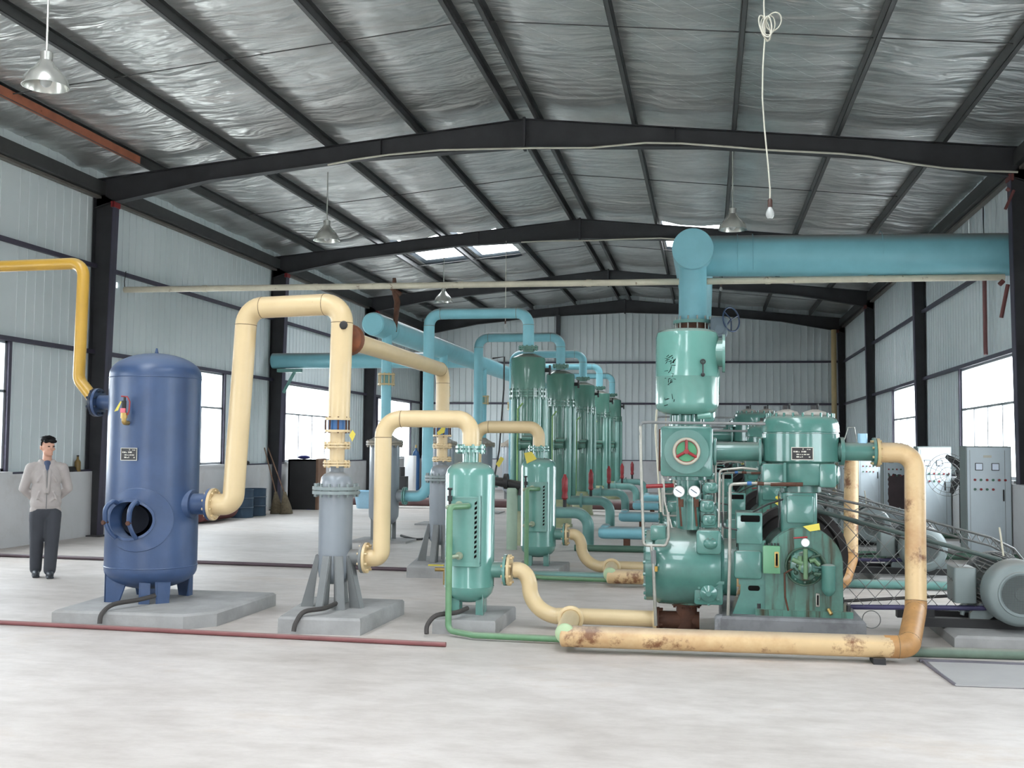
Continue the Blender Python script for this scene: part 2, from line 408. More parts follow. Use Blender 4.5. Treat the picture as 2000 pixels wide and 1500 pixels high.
def clad(axis, c, a0, a1, z0, ztop, ops, inward, name, rh=.012):
    st = .235; g = [a0]; x = a0
    while x+st < a1: x += st; g.append(x)
    g.append(a1); cuts = sorted(set([round(q, 4) for q in g]+[round(e, 4) for o in ops for e in o[:2] if a0 < e < a1]))
    gs = set(round(q, 4) for q in g); mb = MB()
    def pt(a, z, d=0):
        return (c+d*inward, a, z) if axis == 'Y' else (a, c+d*inward, z)
    for i in range(len(cuts)-1):
        A, B = cuts[i], cuts[i+1]; mid = (A+B)/2
        iv = [(z0, None)]
        hs = sorted([(o[2], o[3]) for o in ops if o[0] <= mid <= o[1]])
        segs = []; lo = z0
        for h0, h1 in hs: segs.append((lo, h0)); lo = h1
        segs.append((lo, None))
        for lo, hi in segs:
            if hi is not None and hi <= lo+.001: continue
            za = hi if hi is not None else ztop(A); zb = hi if hi is not None else ztop(B)
            if A in gs and B-A > .08:
                w_ = .022; zr_ = za+(zb-za)*w_*2/(B-A)
                k = len(mb.v)
                P = [(A, 0), (A+.004, rh), (A+w_, rh), (A+w_+.006, 0), (B, 0)]
                vs = []
                for (a, d) in P:
                    t = (a-A)/(B-A); vs.append(pt(a, lo, d)); vs.append(pt(a, za+(zb-za)*t, d))
                mb.add(vs, [(2*j, 2*j+2, 2*j+3, 2*j+1) for j in range(4)])
            else: mb.add([pt(A, lo), pt(B, lo), pt(B, zb), pt(A, za)], [(0, 1, 2, 3)])
            # outer skin
            mb.add([pt(A, lo, -.05), pt(B, lo, -.05), pt(B, zb, -.05), pt(A, za, -.05)], [(0, 1, 2, 3)])
    return mb.build(name, CLAD, smooth=20)
WZ0, WZ1 = 1.14, 3.12
LW = [(-5.2, -.8), (2.8, 7.2), (10.7, 15.1), (18.6, 22.7), (26.3, 30.3), (34.2, 38.2)]
RW = [(-5.2, -.8), (2.8, 7.2), (10.7, 15.1), (18.0, 21.87), (25.9, 29.5)]
def win(axis, c, a0, a1, name, inward, nm=3):
    fr = MB(); gl = MB()
    def bx(A, B, z0, z1, d0=-.03, d1=.03, q=fr):
        q.box((c+d0*inward, A, z0), (c+d1*inward, B, z1))
    for z0, z1 in ((WZ0, WZ0+.05), (WZ1-.05, WZ1), (2.33, 2.37)): bx(a0, a1, z0, z1)
    for A in (a0, a1-.05): bx(A, A+.05, WZ0, WZ1)
    for k in range(1, nm+1):
        A = a0+(a1-a0)*k/(nm+1); bx(A-.025, A+.025, WZ0, 2.35)
    o = struct(fr.build(name, FRAMEW))
    gl.box((c-.004, a0+.03, WZ0+.03), (c+.004, a1-.03, WZ1-.03)); gl.build('pane', GLASS, o)
    tr = MB().box((c+.02*inward, a0-.08, WZ0-.05), (c+.14*inward, a1+.08, WZ0)); tr.build('sill', PLASTER, o)
    jb = MB()
    for A in (a0-.07, a1): jb.box((c+.0*inward, A, WZ0), (c+.07*inward, A+.07, WZ1))
    jb.build('jamb', PURPLE, o)
    return o
hl = [(18.22, 18.34, 4.36, 4.47), (18.27, 18.31, 4.67, 4.73), (18.25, 18.30, 4.27, 4.32)]
wl = struct(clad('Y', XL, Y0, Y1, 1.1, lambda a: 6.47, [(a, b, WZ0, WZ1) for a, b in LW]+hl, 1, 'wall_left'))
slits = [(21.14, 21.2, 5.55, 5.78), (20.18, 20.23, 5.5, 5.79), (19.25, 19.31, 5.5, 5.7), (18.35, 18.38, 5.58, 5.7), (27.05, 27.13, 3.45, 3.97), (27.93, 28.0, 3.77, 4.05)]
wr = struct(clad('Y', XR, Y0, Y1, 1.1, lambda a: 6.47, [(a, b, WZ0, WZ1) for a, b in RW]+slits, -1, 'wall_right'))
wb = struct(clad('X', Y1, XL, XR, 1.1, lambda a: roofz(a)+.3, [], -1, 'wall_back', .03))
wf = struct(clad('X', Y0, XL, XR, 1.1, lambda a: roofz(a)+.3, [(-4.5, -1.5, 1.0, 3.2)], 1, 'wall_front'))
for i, (a, b) in enumerate(LW): win('Y', XL, a, b, 'window_%d' % (i+1), 1)
for i, (a, b) in enumerate(RW): win('Y', XR, a, b, 'window_%d' % (i+7), -1)
# plinth walls
def tr(name, a, b, m=PLASTER): return struct(MB().box(a, b).build(name, m))
tr('wall_left_base', (XL-.15, Y0, 0), (XL+.10, Y1, 1.10)); tr('wall_right_base', (XR-.27, Y0, 0), (XR+.15, Y1, 1.10))
tr('wall_back_base', (XL, Y1-.12, 0), (XR, Y1+.15, 1.10))
tr('wall_front_base', (XL, Y0-.1, 0), (-4.5, Y0+.12, 1.1)); tr('wall_front_base.001', (-1.5, Y0-.1, 0), (XR, Y0+.12, 1.1))
# girts
def girt(par, a, b): MB().box(a, b).build('girt', PURPLE, par)
for z in (G1, G2+.03, 1.13):
    h = .07 if z > 2 else .03
    girt(wl, (XL+.018, Y0, z-h), (XL+.085, Y1, z)); girt(wr, (XR-.018, Y0, z-h), (XR-.085, Y1, z)); girt(wb, (XL, Y1-.02, z-h), (XR, Y1-.1, z))
for par, x_, s_ in ((wl, XL, 1), (wr, XR, -1)):
    MB().box((x_+s_*.02, Y0, 5.86), (x_+s_*.2, Y1, 6.08)).build('eave_beam', STEELB, par); MB().box((x_+s_*.02, Y0, 5.80), (x_+s_*.12, Y1, 5.845)).build('eave_rail', mat('rail_grey', (104, 98, 92), .5), par)

# ------------------------------------------------------------------ roof
ZF = .17
SKY = [(-7.68, -6.32, 25.9, 29.7), (-6.13, -5.0, 25.9, 29.9), (-1.06, .3, 25.9, 30.0)]
NEAR_ADDED = [(x0, x0+1.3, y0, y0+6.4) for y0 in (-5.8, 2.2) for x0 in (-6.05, -.95)]  # unseen skylights added behind the viewer to brighten the floor
SKY += NEAR_ADDED
def foil():
    xs = []
    mb = MB(); nx = 120; ny = 340
    pur = [XC-DL-i*PP for i in range(6)]+[XC+DL+i*PP for i in range(6)]
    xe = sorted(set([XL+(XR-XL)*i/nx for i in range(nx+1)]+[XC]+[s[k] for s in SKY for k in (0, 1)]))
    ye = sorted(set([Y0+(Y1-Y0)*j/ny for j in range(ny+1)]+[s[k] for s in SKY for k in (2, 3)]))
    random.seed(3)
    ph = [random.uniform(0, 6.28) for _ in range(12)]
    def h(x, y):
        d = min(abs(x-p) for p in pur); k = min(1, d/.5)
        s_ = -.035*k*k
        q = sum(sin(y*f+x*g_+ph[i])*a for i, (f, g_, a) in enumerate(((5.1, .7, .009), (8.7, -1.1, .006), (13.3, 2.2, .004), (3.1, -.5, .010), (19, 3.5, .0025), (27, -5, .0015))))
        fd = min(abs(y-f-.55) for f in FR); b = -.05*math.exp(-(fd/.25)**2)
        fd2 = min(abs(y-f+.55) for f in FR); b += -.05*math.exp(-(fd2/.25)**2)
        return roofz(x)+ZF+.03+s_+(q+b)*k
    idx = {}; vs = []; fs = []
    for j, y in enumerate(ye):
        for i, x in enumerate(xe): idx[i, j] = len(vs); vs.append((x, y, h(x, y)))
    for j in range(len(ye)-1):
        for i in range(len(xe)-1):
            mx, my = (xe[i]+xe[i+1])/2, (ye[j]+ye[j+1])/2
            if any(s[0] < mx < s[1] and s[2] < my < s[3] for s in SKY): continue
            fs.append((idx[i, j], idx[i, j+1], idx[i+1, j+1], idx[i+1, j]))
    mb.add(vs, fs)
    o = mb.build('ceiling', FOIL, smooth=180); struct(o)
    for s in SKY:
        k = MB().add([(s[0], s[2], roofz(s[0])+.24), (s[1], s[2], roofz(s[1])+.24), (s[1], s[3], roofz(s[1])+.24), (s[0], s[3], roofz(s[0])+.24)], [(0, 1, 2, 3)])
        k.build('skylight_pane', GLASS, o)
foil()
# outer roof sheet so that no light leaks past the foil
ro = MB()
def rquad(x0, x1, y0, y1): ro.add([(x0, y0, roofz(x0)+.33), (x1, y0, roofz(x1)+.33), (x1, y1, roofz(x1)+.33), (x0, y1, roofz(x0)+.33)], [(0, 1, 2, 3)])
gx_ = sorted(set([XL-.4, XC, XR+.4]+[k[i] for k in SKY for i in (0, 1)])); gy_ = sorted(set([Y0-.3, Y1+.3]+[k[i] for k in SKY for i in (2, 3)]))
for i in range(len(gx_)-1):
    for j in range(len(gy_)-1):
        mx_, my_ = (gx_[i]+gx_[i+1])/2, (gy_[j]+gy_[j+1])/2
        if not any(k[0] < mx_ < k[1] and k[2] < my_ < k[3] for k in SKY): rquad(gx_[i], gx_[i+1], gy_[j], gy_[j+1])
struct(ro.build('roof', mat('roof_sheet', (120, 130, 140), .6)))

ordn = ['first', 'second', 'third', 'fourth', 'fifth', 'sixth']
def purlin(x, label, m=STEELB):
    z = roofz(x); b = MB()
    b.box((x-.032, Y0, z), (x+.032, Y1-.1, z+.006)); b.box((x-.032, Y0, z+ZF-.006), (x+.032, Y1-.1, z+ZF)); b.box((x-.032, Y0, z), (x-.026, Y1-.1, z+ZF))
    b.box((x+.026, Y0, z), (x+.032, Y1-.1, z+.025))
    t_ = tag(b.build('roof_purlin', STEELB, loc=(x, Y0, z)), label, 'roof beam', 'roof purlins')
    if m is ORANGE: MB().box((x-.035, Y0, z-.002), (x-.0, 16.9, z+.05)).box((x+.033, Y0, z-.002), (x+.037, 16.9, z+.12)).build('primer_patch', ORANGE, t_)
for i in range(5):
    purlin(XC-DL-i*PP, 'dark steel roof purlin, %s one left of the ridge line' % ordn[i] if i < 4 else 'roof purlin nearest the left wall, orange rusty primer on its near length', ORANGE if i == 4 else STEELB)
for i in range(5):
    purlin(XC+DL+i*PP, 'dark steel roof purlin, %s one right of the ridge line' % ordn[i])
# sag rods
for k in range(len(FR)-1):
    ym = (FR[k]+FR[k+1])/2
    if ym < 9: continue
    pts = [V(XC-DL-4*PP, ym, roofz(XC-DL-4*PP)+.08), V(XC, ym, ZR+.09), V(XC+DL+4*PP, ym, roofz(XC+DL+4*PP)+.08)]
    o = MB().tube(pts, .008, 6).build('sag_rod', STEELB, loc=(XC, ym, 0))
    tag(o, ['', '', 'thin steel tie rod under the foil nearer than the nearest rafter', 'thin tie rod under the foil between nearest and second rafters', 'thin tie rod under the foil between second and third rafters', 'thin tie rod under the foil just before the far end wall'][k], 'rod')

# portal frames
def raft_poly(x0, x1):
    pass
def portal(Y, label, back=False):
    t = thing('portal_frame', label, 'steel frame', (XC, Y, 0), 'steel portal frames')
    xl, xr = XL+.02, XR-.02
    for sgn, xe in ((-1, xl), (1, xr)):
        xs_ = [XC, XC+sgn*.45, XC+sgn*2.9, abs(XC-xe)*sgn*.72+XC, xe-sgn*.25, xe]
        dp = [.46, .44, .29, .30, .46, .52]
        top = [(x, roofz(x)-.004) for x in xs_]; bot = [(x, roofz(x)-d) for x, d in zip(xs_, dp)]
        b = MB(); poly = top+bot[::-1]; b.prism(poly, Y-.005, Y+.005)
        for ln, dz in ((top, -.008), (bot, .008)):
            for i in range(len(ln)-1):
                (xa, za), (xb, zb) = ln[i], ln[i+1]
                b.add([(xa, Y-.09, za), (xb, Y-.09, zb), (xb, Y+.09, zb), (xa, Y+.09, za), (xa, Y-.09, za+dz), (xb, Y-.09, zb+dz), (xb, Y+.09, zb+dz), (xa, Y+.09, za+dz)],
                      [(0,1,2,3),(7,6,5,4),(0,4,5,1),(1,5,6,2),(2,6,7,3),(3,7,4,0)])
        for xx in (XC+sgn*2.4,): b.box((xx-.006, Y-.08, roofz(xx)-.32), (xx+.006, Y+.08, roofz(xx)-.01))
        b.box((XC+sgn*.001, Y-.09, ZR-.5), (XC+sgn*.022, Y+.09, ZR+.02))
        b.build('rafter', STEEL, t)
        # column
        xi0, xi1 = (xe-sgn*.26, xe-sgn*.38) if sgn < 0 else (xe-.17, xe-.25)
        zt = roofz(xe)-.4
        c = MB()
        c.prism([(xe, 0.02), (xi0, 0.02), (xi1, zt), (xe, zt+.2)], Y-.005, Y+.005)
        c.box((xe, Y-.1, .02), (xe-sgn*.012, Y+.1, zt+.3))
        c.build('column', STEEL, t)
        c = MB(); c.add([(xi0, Y-.1, .02), (xi0, Y+.1, .02), (xi1, Y+.1, zt), (xi1, Y-.1, zt), (xi0+sgn*.012, Y-.1, .02), (xi0+sgn*.012, Y+.1, .02), (xi1+sgn*.012, Y+.1, zt), (xi1+sgn*.012, Y-.1, zt)],
              [(0,1,2,3),(7,6,5,4),(0,4,5,1),(1,5,6,2),(2,6,7,3),(3,7,4,0)])
        c.build('column_flange', PURPLE, t)
        c = MB(); c.box((xi1-sgn*.02, Y-.1, zt-.10), (xi1+sgn*.05, Y+.1, zt+.0)); c.build('corner_plate', REDV if sgn < 0 else REDB, t)
        c = MB(); c.box((xe+sgn*0, Y-.15, 0), (xe-sgn*.34, Y+.15, .022)); c.build('base_plate', STEEL, t)
    return t
portal(FR[0], 'dark steel portal frame behind the viewer at the front wall'); portal(FR[1], 'dark steel portal frame just behind the viewer'); portal(FR[2], 'dark steel portal frame above the near tanks, out of view overhead')
portal(FR[3], 'nearest dark steel roof frame in view, spanning the hall'); portal(FR[4], 'second dark steel roof frame, with skylights just behind it')
portal(FR[5], 'third dark steel roof frame, behind the big blue ducts'); portal(FR[6], 'farthest dark steel frame against the end wall')
p = at(1090, 650, 39.6); MB().box((p.x-.07, 39.55, 0), (p.x+.07, 39.75, roofz(p.x)-.3)).build('wind_column', STEEL, wb)

# cables under rafters
def cable(name, label, pts, r, m, cat='cable'):
    o = MB().tube(bend(pts, .6, 5), r, 8).build(name, m, loc=pts[0]); tag(o, label, cat); return o
def raftcable(Y, pts, label):
    P = [at(u, v, Y) for u, v in pts]; cable('conduit', label, P, .016, CABLE, 'conduit')
raftcable(FR[3]-.12, [(640, 322), (690, 312), (760, 302), (860, 293), (950, 291), (1050, 289), (1150, 289), (1260, 279), (1330, 280), (1400, 285), (1500, 293), (1640, 300), (1700, 306), (1780, 320), (1850, 329), (1930, 334), (1988, 336)], 'pale wavy conduit along the underside of the nearest rafter')
raftcable(FR[4]-.12, [(1018, 473), (1060, 471), (1100, 470), (1150, 470), (1220, 467), (1290, 465), (1330, 468)], 'pale conduit along the underside of the second rafter')

# ------------------------------------------------------------------ lamps
def hb(p, ztop, label):
    t = thing('pendant_lamp', label, 'lamp', p, 'high bay pendant lamps'); x, y, z = p
    MB().cyl((x, y, z+.26), (x, y, ztop), .011, n=8).build('rod', ALU, t)
    MB().lathe([(.03, .16), (.055, .17), (.06, .26), (.03, .28)], p, n=16).build('lamp_holder', ALU, t)
    MB().lathe([(.06, .18), (.085, .14), (.13, .09), (.19, .02), (.215, -.05), (.218, -.07), (.21, -.07), (.185, .01), (.12, .08), (.075, .13), (.05, .17)], p, n=32, caps=False).build('shade', ALU, t)
    MB().sphere((x, y, z), .06, 14, (1, 1, 1.3)).build('bulb', BULBG, t)
hb(V(-6.2, 9.45, 5.04), 6.3, 'white pendant lamp nearest the viewer, upper left corner')
hb(at(638, 462, 17.35), 6.1, 'pendant lamp hanging from the left half of the nearest rafter')
hb(at(866, 584, 25.35), 6.1, 'small pendant lamp under the skylights beyond the second rafter')
hb(at(1431, 440, 17.35), 6.2, 'pendant lamp above the end of the thick blue duct')
def bulb(u, v, Y, label, ztop, cordpts=None):
    p = at(u, v, Y); t = thing('hanging_bulb', label, 'light bulb', p)
    MB().lathe([(.003, .0), (.02, .004), (.033, .025), (.036, .045), (.03, .07), (.017, .095), (.014, .11)], p, n=18).build('bulb', BULBG, t)
    MB().lathe([(.018, .1), (.02, .11), (.02, .16), (.01, .175)], p, n=12).build('socket', mat('bakelite', (70, 46, 40), .4), t)
    P = [p+V(0, 0, .17)]+([at(a, b, Y) for a, b in cordpts] if cordpts else []); P.append(V(P[-1].x, Y, ztop))
    MB().tube(bend(P, .5, 6), .0065 if Y < 12 else .008, 8).build('cord', CABLE, t)
    return t
t = bulb(1504, 428, 9.45, 'bare bulb on a long white cord with a coiled knot', 6.5, [(1504, 370), (1500, 320), (1493, 250), (1489, 190), (1490, 130), (1494, 70), (1492, 12)])
m = MB(); cc = at(1497, 52, 9.45)
for k, (dx, dz, a, b, rot) in enumerate(((0, 0, .045, .10, .1), (.02, .01, .05, .09, -.2), (-.015, -.01, .04, .11, .3), (.06, .04, .06, .07, -.5), (.01, -.02, .03, .10, .0))):
    m.tube([cc+V(dx+a*cos(q)*cos(rot)-b*sin(q)*sin(rot), .03*sin(q+k), dz+a*cos(q)*sin(rot)+b*sin(q)*cos(rot)) for q in [2*pi*i/24 for i in range(24)]], .0055, 6, True)
m.build('cord_coil', CABLE, t)
bulb(1408, 569, 25.3, 'small bare bulb beside the thick vertical blue duct', 6.3)
bulb(987, 641, 25.4, 'tiny bare bulb on a wire over the blue arched pipes', 6.4)

# ------------------------------------------------------------------ overhead pipes
o = pipe('overhead_pipe', 'long thin cream pipe running across the hall below the thick duct', [at(243, 566, 17.98), at(1962, 541, 17.98)], .052, .1, CREAM)
for u in (400, 616, 900, 1150, 1500, 1700): q = at(u, 566-(u-243)*.0145, 17.98); MB().cyl(q-V(.04, 0, 0), q+V(.04, 0, 0), .06).build('coupling', CREAM, o)
m = MB().tube([at(246, 530, 17.98), at(243, 550, 17.98), at(244, 566, 17.98)], .008, 6); m.build('hanger_wire', BLACK, o)

# thick duct
cz = 4.69; YH = 17.98
root = thing('air_duct', 'thick light blue duct crossing to the right wall above machines', 'duct', (0, YH, 0))
hc = at(1353, 487, 17.5)
MB().cyl((hc.x, YH+.05, cz), (XR-.10, YH+.05, cz-.07), .328, n=40).build('duct_run', AQUA, root)
m = MB().lathe([(.0, 0), (.32, .0), (.322, .02), (.322, 6.0), (.322, 21.0)], (hc.x, 17.42, hc.z), (0, 1, 0), 40); m.build('header_run', AQUA, root)
m = MB()
for u in (1440, 1470, 1720): q = at(u, 497, YH); m.ring((q.x, YH+.05, cz), (1, 0, 0), .335, .006, 36, 6)
m.build('weld_seam', AQUA, root)
for k in range(5):
    yy = 17.72+4.08*k
    MB().lathe([(.225, -.6), (.225, 0), (.215, .9), (.27, 1.2)], (hc.x, yy, 3.55), (0, 0, 1), 32).build('branch_duct', AQUA, root)
v = thing('butterfly_valve', 'grey geared valve with blue handwheel under the thick duct', 'valve', (hc.x, 17.72, 3.3))
zf = at(1350, 630, 17.5).z
MB().cyl((hc.x, 17.72, zf), (hc.x, 17.72, zf+.05), .31, n=36).build('flange', AQUAG, v); MB().cyl((hc.x, 17.72, zf-.24), (hc.x, 17.72, zf-.19), .31, n=36).build('flange', AQUAG, v)
m = MB(); m.cyl((hc.x, 17.72, zf-.19), (hc.x, 17.72, zf), .24); m.build('valve_body', RUST, v)
m = MB(); m.bolts((hc.x, 17.72, zf-.09), (0, 0, 1), .275, 12, .014, .2); m.build('stud', BOLT, v)
q = at(1405, 638, 17.5)
m = MB().rbox((q.x-.14, 17.38, q.z-.17), (q.x+.12, 17.62, q.z+.14), .05); m.cyl((q.x+.0, 17.32, q.z-.06), (q.x, 17.4, q.z-.06), .07); m.cyl((hc.x+.25, 17.6, q.z-.05), (q.x, 17.6, q.z-.05), .06); m.build('gearbox', mat('gearbox_grey', (96, 112, 124), .4), v)
wq = at(1428, 624, 17.5); m = MB().ring((wq.x, 17.5, wq.z), (.75, -.66, .1), .19, .012, 32, 8)
a_, b_, c_ = frame((.75, -.66, .1))
for k in range(3): t_ = 2*pi*k/3+.4; m.cyl((wq.x, 17.5, wq.z), V(wq.x, 17.5, wq.z)+(a_*cos(t_)+b_*sin(t_))*.19, .009, n=8)
m.cyl(V(wq.x, 17.5, wq.z), (q.x+.1, 17.5, q.z), .014, n=8); m.build('handwheel', mat('wheel_blue', (40, 60, 92), .4), v)

br = thing('wall_bracket', 'dark red triangular bracket under the right end of the duct', 'bracket', (4.4, 17.6, 4.2))
a = at(1952, 556, 17.62); b = at(1998, 540, 17.62)
m = MB().cyl(a, V(4.4, 17.62, a.z+.06), .035, n=8).cyl(a+V(.12, 0, 0), V(4.36, 17.62, a.z-.5), .03, n=8); m.build('bracket_arm', REDB, br)
for (u, v_) in ((1972, 372),):
    q = at(u, v_, 17.3); m = MB().cyl(q, V(4.38, 17.3, q.z+.03), .03, n=8); m.cyl(q+V(.06, 0, 0), V(4.36, 17.3, q.z-.28), .022, n=8)
    tag(m.build('wall_bracket', REDB, loc=q), 'small dark red bracket high on the right column near the rafter', 'bracket')
q = at(1923, 560, X=XR-.12); 
m = MB().tube([V(XR-.12, q.y, 4.75), V(XR-.12, q.y, 3.35), V(XR-.12, q.y-.02, 3.2)], .035, 8); tag(m.build('down_pipe', REDP, loc=(XR-.12, q.y, 3.2)), 'dark red pipe hanging on the right wall above the window', 'pipe')
q = at(1645, 640, 39.5); m = MB().cyl((4.3, 39.4, .0), (4.3, 39.4, 5.7), .09, n=12); tag(m.build('down_pipe', BEIGE_T, loc=(4.3, 39.4, .3)), 'pale vertical pipe in the far right corner', 'pipe')

# ------------------------------------------------------------------ left rear blue header
YB = 17.3
h0 = at(728, 632, YB); hz = h0.z; hx = h0.x
root = thing('supply_header', 'light blue header pipe running back along the hall, left', 'pipe', (hx, YB, 0))
m = MB().lathe([(0, 0), (.17, 0), (.19, .02), (.192, .05), (.192, 18.6)], (hx, YB, hz), (0, 1, 0), 32); m.ring((hx, YB+.9, hz), (0, 1, 0), .193, .008); m.build('header_pipe', AQUA, root)
x2 = at(484, 705, 25.2).x
m = MB().cyl((XL+.15, 25.2, hz+.02), (hx, 25.2, hz+.02), .185, n=28); m.build('cross_pipe', AQUA, root)
q = at(515, 730, 25.1); m = MB().box((XL+.3, 25.08, hz-.26), (XL+.9, 25.2, hz-.18)); m.cyl((XL+.75, 25.14, hz-.2), (XL+.45, 25.14, hz-.75), .04, n=8); m.build('bracket', AQUAG, root)
# rod with rusty hanger
q = at(772, 545, 17.3); m = MB().tube([at(770, 543, 18.05), at(771, 570, 18.05), at(776, 590, 18.05), at(771, 648, 18.05)], [.03, .05, .055, .035], 8); m.cyl(at(764, 562, 18.05), at(783, 575, 18.05), .04, n=8)
tag(m.build('pipe_hanger', RUST, loc=q), 'rusty hanger strap on the thin cream overhead pipe', 'hanger')

# ------------------------------------------------------------------ blue system units (five, receding)
def legs(mb, c, r, z0, z1, k=4, w=.05, ph=pi/4, spread=0):
    for i in range(k):
        t = 2*pi*i/k+ph; d = V(cos(t), sin(t), 0); n_ = V(-sin(t), cos(t), 0)
        a = V(c[0], c[1], 0)+d*(r+spread); b = V(c[0], c[1], 0)+d*r
        for s in (-1, 1):
            pass
        vs = [a+n_*w*.8+V(0, 0, z0), a-n_*w*.8+V(0, 0, z0), b-n_*w*1.5+V(0, 0, z1), b+n_*w*1.5+V(0, 0, z1)]
        vs += [x-d*.03 for x in vs]
        mb.add(vs, [(0, 1, 2, 3), (7, 6, 5, 4), (0, 4, 5, 1), (1, 5, 6, 2), (2, 6, 7, 3), (3, 7, 4, 0)])
UY = 17.9
cx0 = at(1030, 900, UY).x; fx0 = at(751, 900, UY).x
def Z(v, u, Y): return at(u, v, Y).z
tw = thing('cooler_tower', 'tall green cooler tower nearest the viewer, ending in a blue arch', 'cooler', (cx0, UY, 0), 'green cooler towers')
zt0 = Z(775, 1030, UY-.28); zt1 = Z(700, 1030, UY)
m = MB().lathe([(.20, .10), (.20, zt0-.0)], (cx0, UY, 0), n=28); m.build('shell', TOWER, tw)
m = MB().lathe([(.26, 0), (.26, .06), (.24, .06), (.24, .5), (.21, .55)], (cx0, UY, 0), n=28); m.build('skirt', mat('tower_base_paint', (150, 156, 120), .5, stain=.4), tw)
for dx, dy, r in ((-.22, -.05, .05), (.17, -.14, .075), (.26, 0, .06), (-.17, .12, .05)):
    m = MB().cyl((cx0+dx, UY+dy, .55), (cx0+dx, UY+dy, zt0), r, n=16); m.build('riser_tube', TOWERLT, tw)
m = MB().lathe([(.285, 0), (.30, 0), (.30, .035), (.283, .04), (.283, .075), (.30, .08), (.30, .11), (.283, .115), (.283, zt1-zt0-.02), (.27, zt1-zt0+.005), (.17, zt1-zt0+.05), (.10, zt1-zt0+.075)], (cx0, UY, zt0), n=36); m.bolts((cx0, UY, zt0+.055), (0, 0, 1), .292, 20, .012, .09); m.build('head_vessel', TOWER, tw)
m = MB(); zf2 = Z(680, 1030, UY); m.cyl((cx0, UY, zt1+.1), (cx0, UY, zf2), .09); flange(m, (cx0, UY, zf2), (0, 0, 1), .165, 10, t=.02); m.build('flange', TOWER, tw)
m = MB(); q = at(1018, 868, UY-.25); m.cyl(q, q+V(.16, 0, 0), .07); m.cyl(q+V(-.03, 0, .0), q, .1); m.cyl(q+V(.1, 0, -.18), q+V(.1, 0, .12), .03); m.cyl(q+V(.02, -.05, .1), q+V(.18, -.05, .1), .04)
m.build('side_valve', TOWER, tw)
m = MB(); m.tube([V(cx0-.04, UY-.26, zt0-.1), V(cx0-.12, UY-.28, zt0-.2), V(cx0-.12, UY-.28, .5)], .014, 8); m.build('sight_tube', mat('sight_green', (120, 160, 90), .4), tw)
m = MB(); q = V(cx0+.3, UY, zt0+.45); m.cyl(q-V(.05, 0, 0), q+V(.06, 0, 0), .035); m.cyl(q+V(.06, 0, -.08), q+V(.06, 0, .08), .02); m.build('relief_valve', BLACK, tw)
# foot valve, elbow and red handle
foot = MB(); e0 = at(1085, 1003, UY-.1); ex = at(1149, 1003, UY-.1).x
arch = thing('outlet_elbow', 'aqua elbow dropping to the floor right of the nearest cooler tower', 'pipe', (ex, UY-.1, 0), 'outlet elbows beside the towers')
P = [V(cx0+.15, UY-.1, e0.z+.02), V(ex, UY-.1, e0.z+.02), V(ex, UY-.1, .0)]
m = MB().tube(bend(P, .22), .092, 16); m.cyl((cx0+.42, UY-.1, e0.z+.02), (cx0+.46, UY-.1, e0.z+.02), .14); m.build('elbow_pipe', AQUAG, arch)
rv = at(1103, 970, UY-.1)
m = MB(); m.cyl((rv.x, rv.y, e0.z+.08), (rv.x, rv.y, rv.z), .03); m.build('valve_stem', BLACK, arch)
m = MB().lathe([(.03, -.05), (.055, -.02), (.04, .06), (.05, .1), (.05, .28), (.03, .32), (.02, .36)], rv, n=12); m.build('valve_bonnet', REDV, arch)
def ublue(dst=0):
    zt = Z(612, 940, UY); lx = at(836, 800, UY).x; ze = Z(969, 815, UY)
    t = thing('arched_pipe', 'light blue arched pipe over the nearest cooler tower', 'pipe', (lx, UY, 0), 'blue arched pipes')
    P = [V(cx0, UY, zf2+.02), V(cx0, UY, zt), V(lx, UY, zt), V(lx, UY, ze), V(fx0+.36, UY, ze)]
    m = MB().tube(bend(P, .2), .092, 18); seams(m, P, .2, .092); m.build('pipe_run', [AQUA, SEAM], t)
    m = MB(); flange(m, (fx0+.36, UY, ze), (1, 0, 0), .15, 8, t=.016); m.build('flange', AQUAG, t)
    return t, ze
ub, ze = ublue()
gv = thing('aftercooler', 'grey upright aftercooler vessel with conical lid, nearest of its row', 'vessel', (fx0, UY, 0), 'grey aftercooler vessels')
zb = Z(1018, 751, UY); ztp = Z(870, 751, UY)
m = MB().lathe([(.12, zb-.06), (.2, zb), (.245, zb+.08), (.25, zb+.14), (.25, ztp), (.25, ztp+.01)], (fx0, UY, 0), n=32); m.cyl((fx0+.2, UY, ze), (fx0+.36, UY, ze), .1); m.build('shell', GREY, gv)
m = MB().lathe([(.31, 0), (.31, .03), (.30, .035), (.31, .04), (.31, .07), (.22, .11), (.12, .17), (.09, .2)], (fx0, UY, ztp), n=32); m.bolts((fx0, UY, ztp+.03), (0, 0, 1), .285, 16, .014, .06); m.build('lid', mat('lid_taupe', (140, 130, 116), .5, dust=.5), gv)
for k in range(4):
    t_ = pi/4+pi/2*k; m = MB().box((fx0+cos(t_)*.2-.03, UY+sin(t_)*.2-.02, .03), (fx0+cos(t_)*.2+.03, UY+sin(t_)*.2+.02, zb+.16)); m.build('leg', GREYD, gv)
rs = thing('riser_pipe', 'light blue riser with flanged joint above the nearest grey aftercooler', 'pipe', (fx0, UY, ztp), 'blue riser pipes')
zj = Z(741, 753, UY)
m = MB().cyl((fx0+.01, UY, ztp+.18), (fx0+.01, UY, zj-.09), .085); m.tube([V(fx0+.01, UY, zj+.09), V(fx0+.01, UY, hz-.1)], .085); m.build('pipe_run', AQUA, rs)
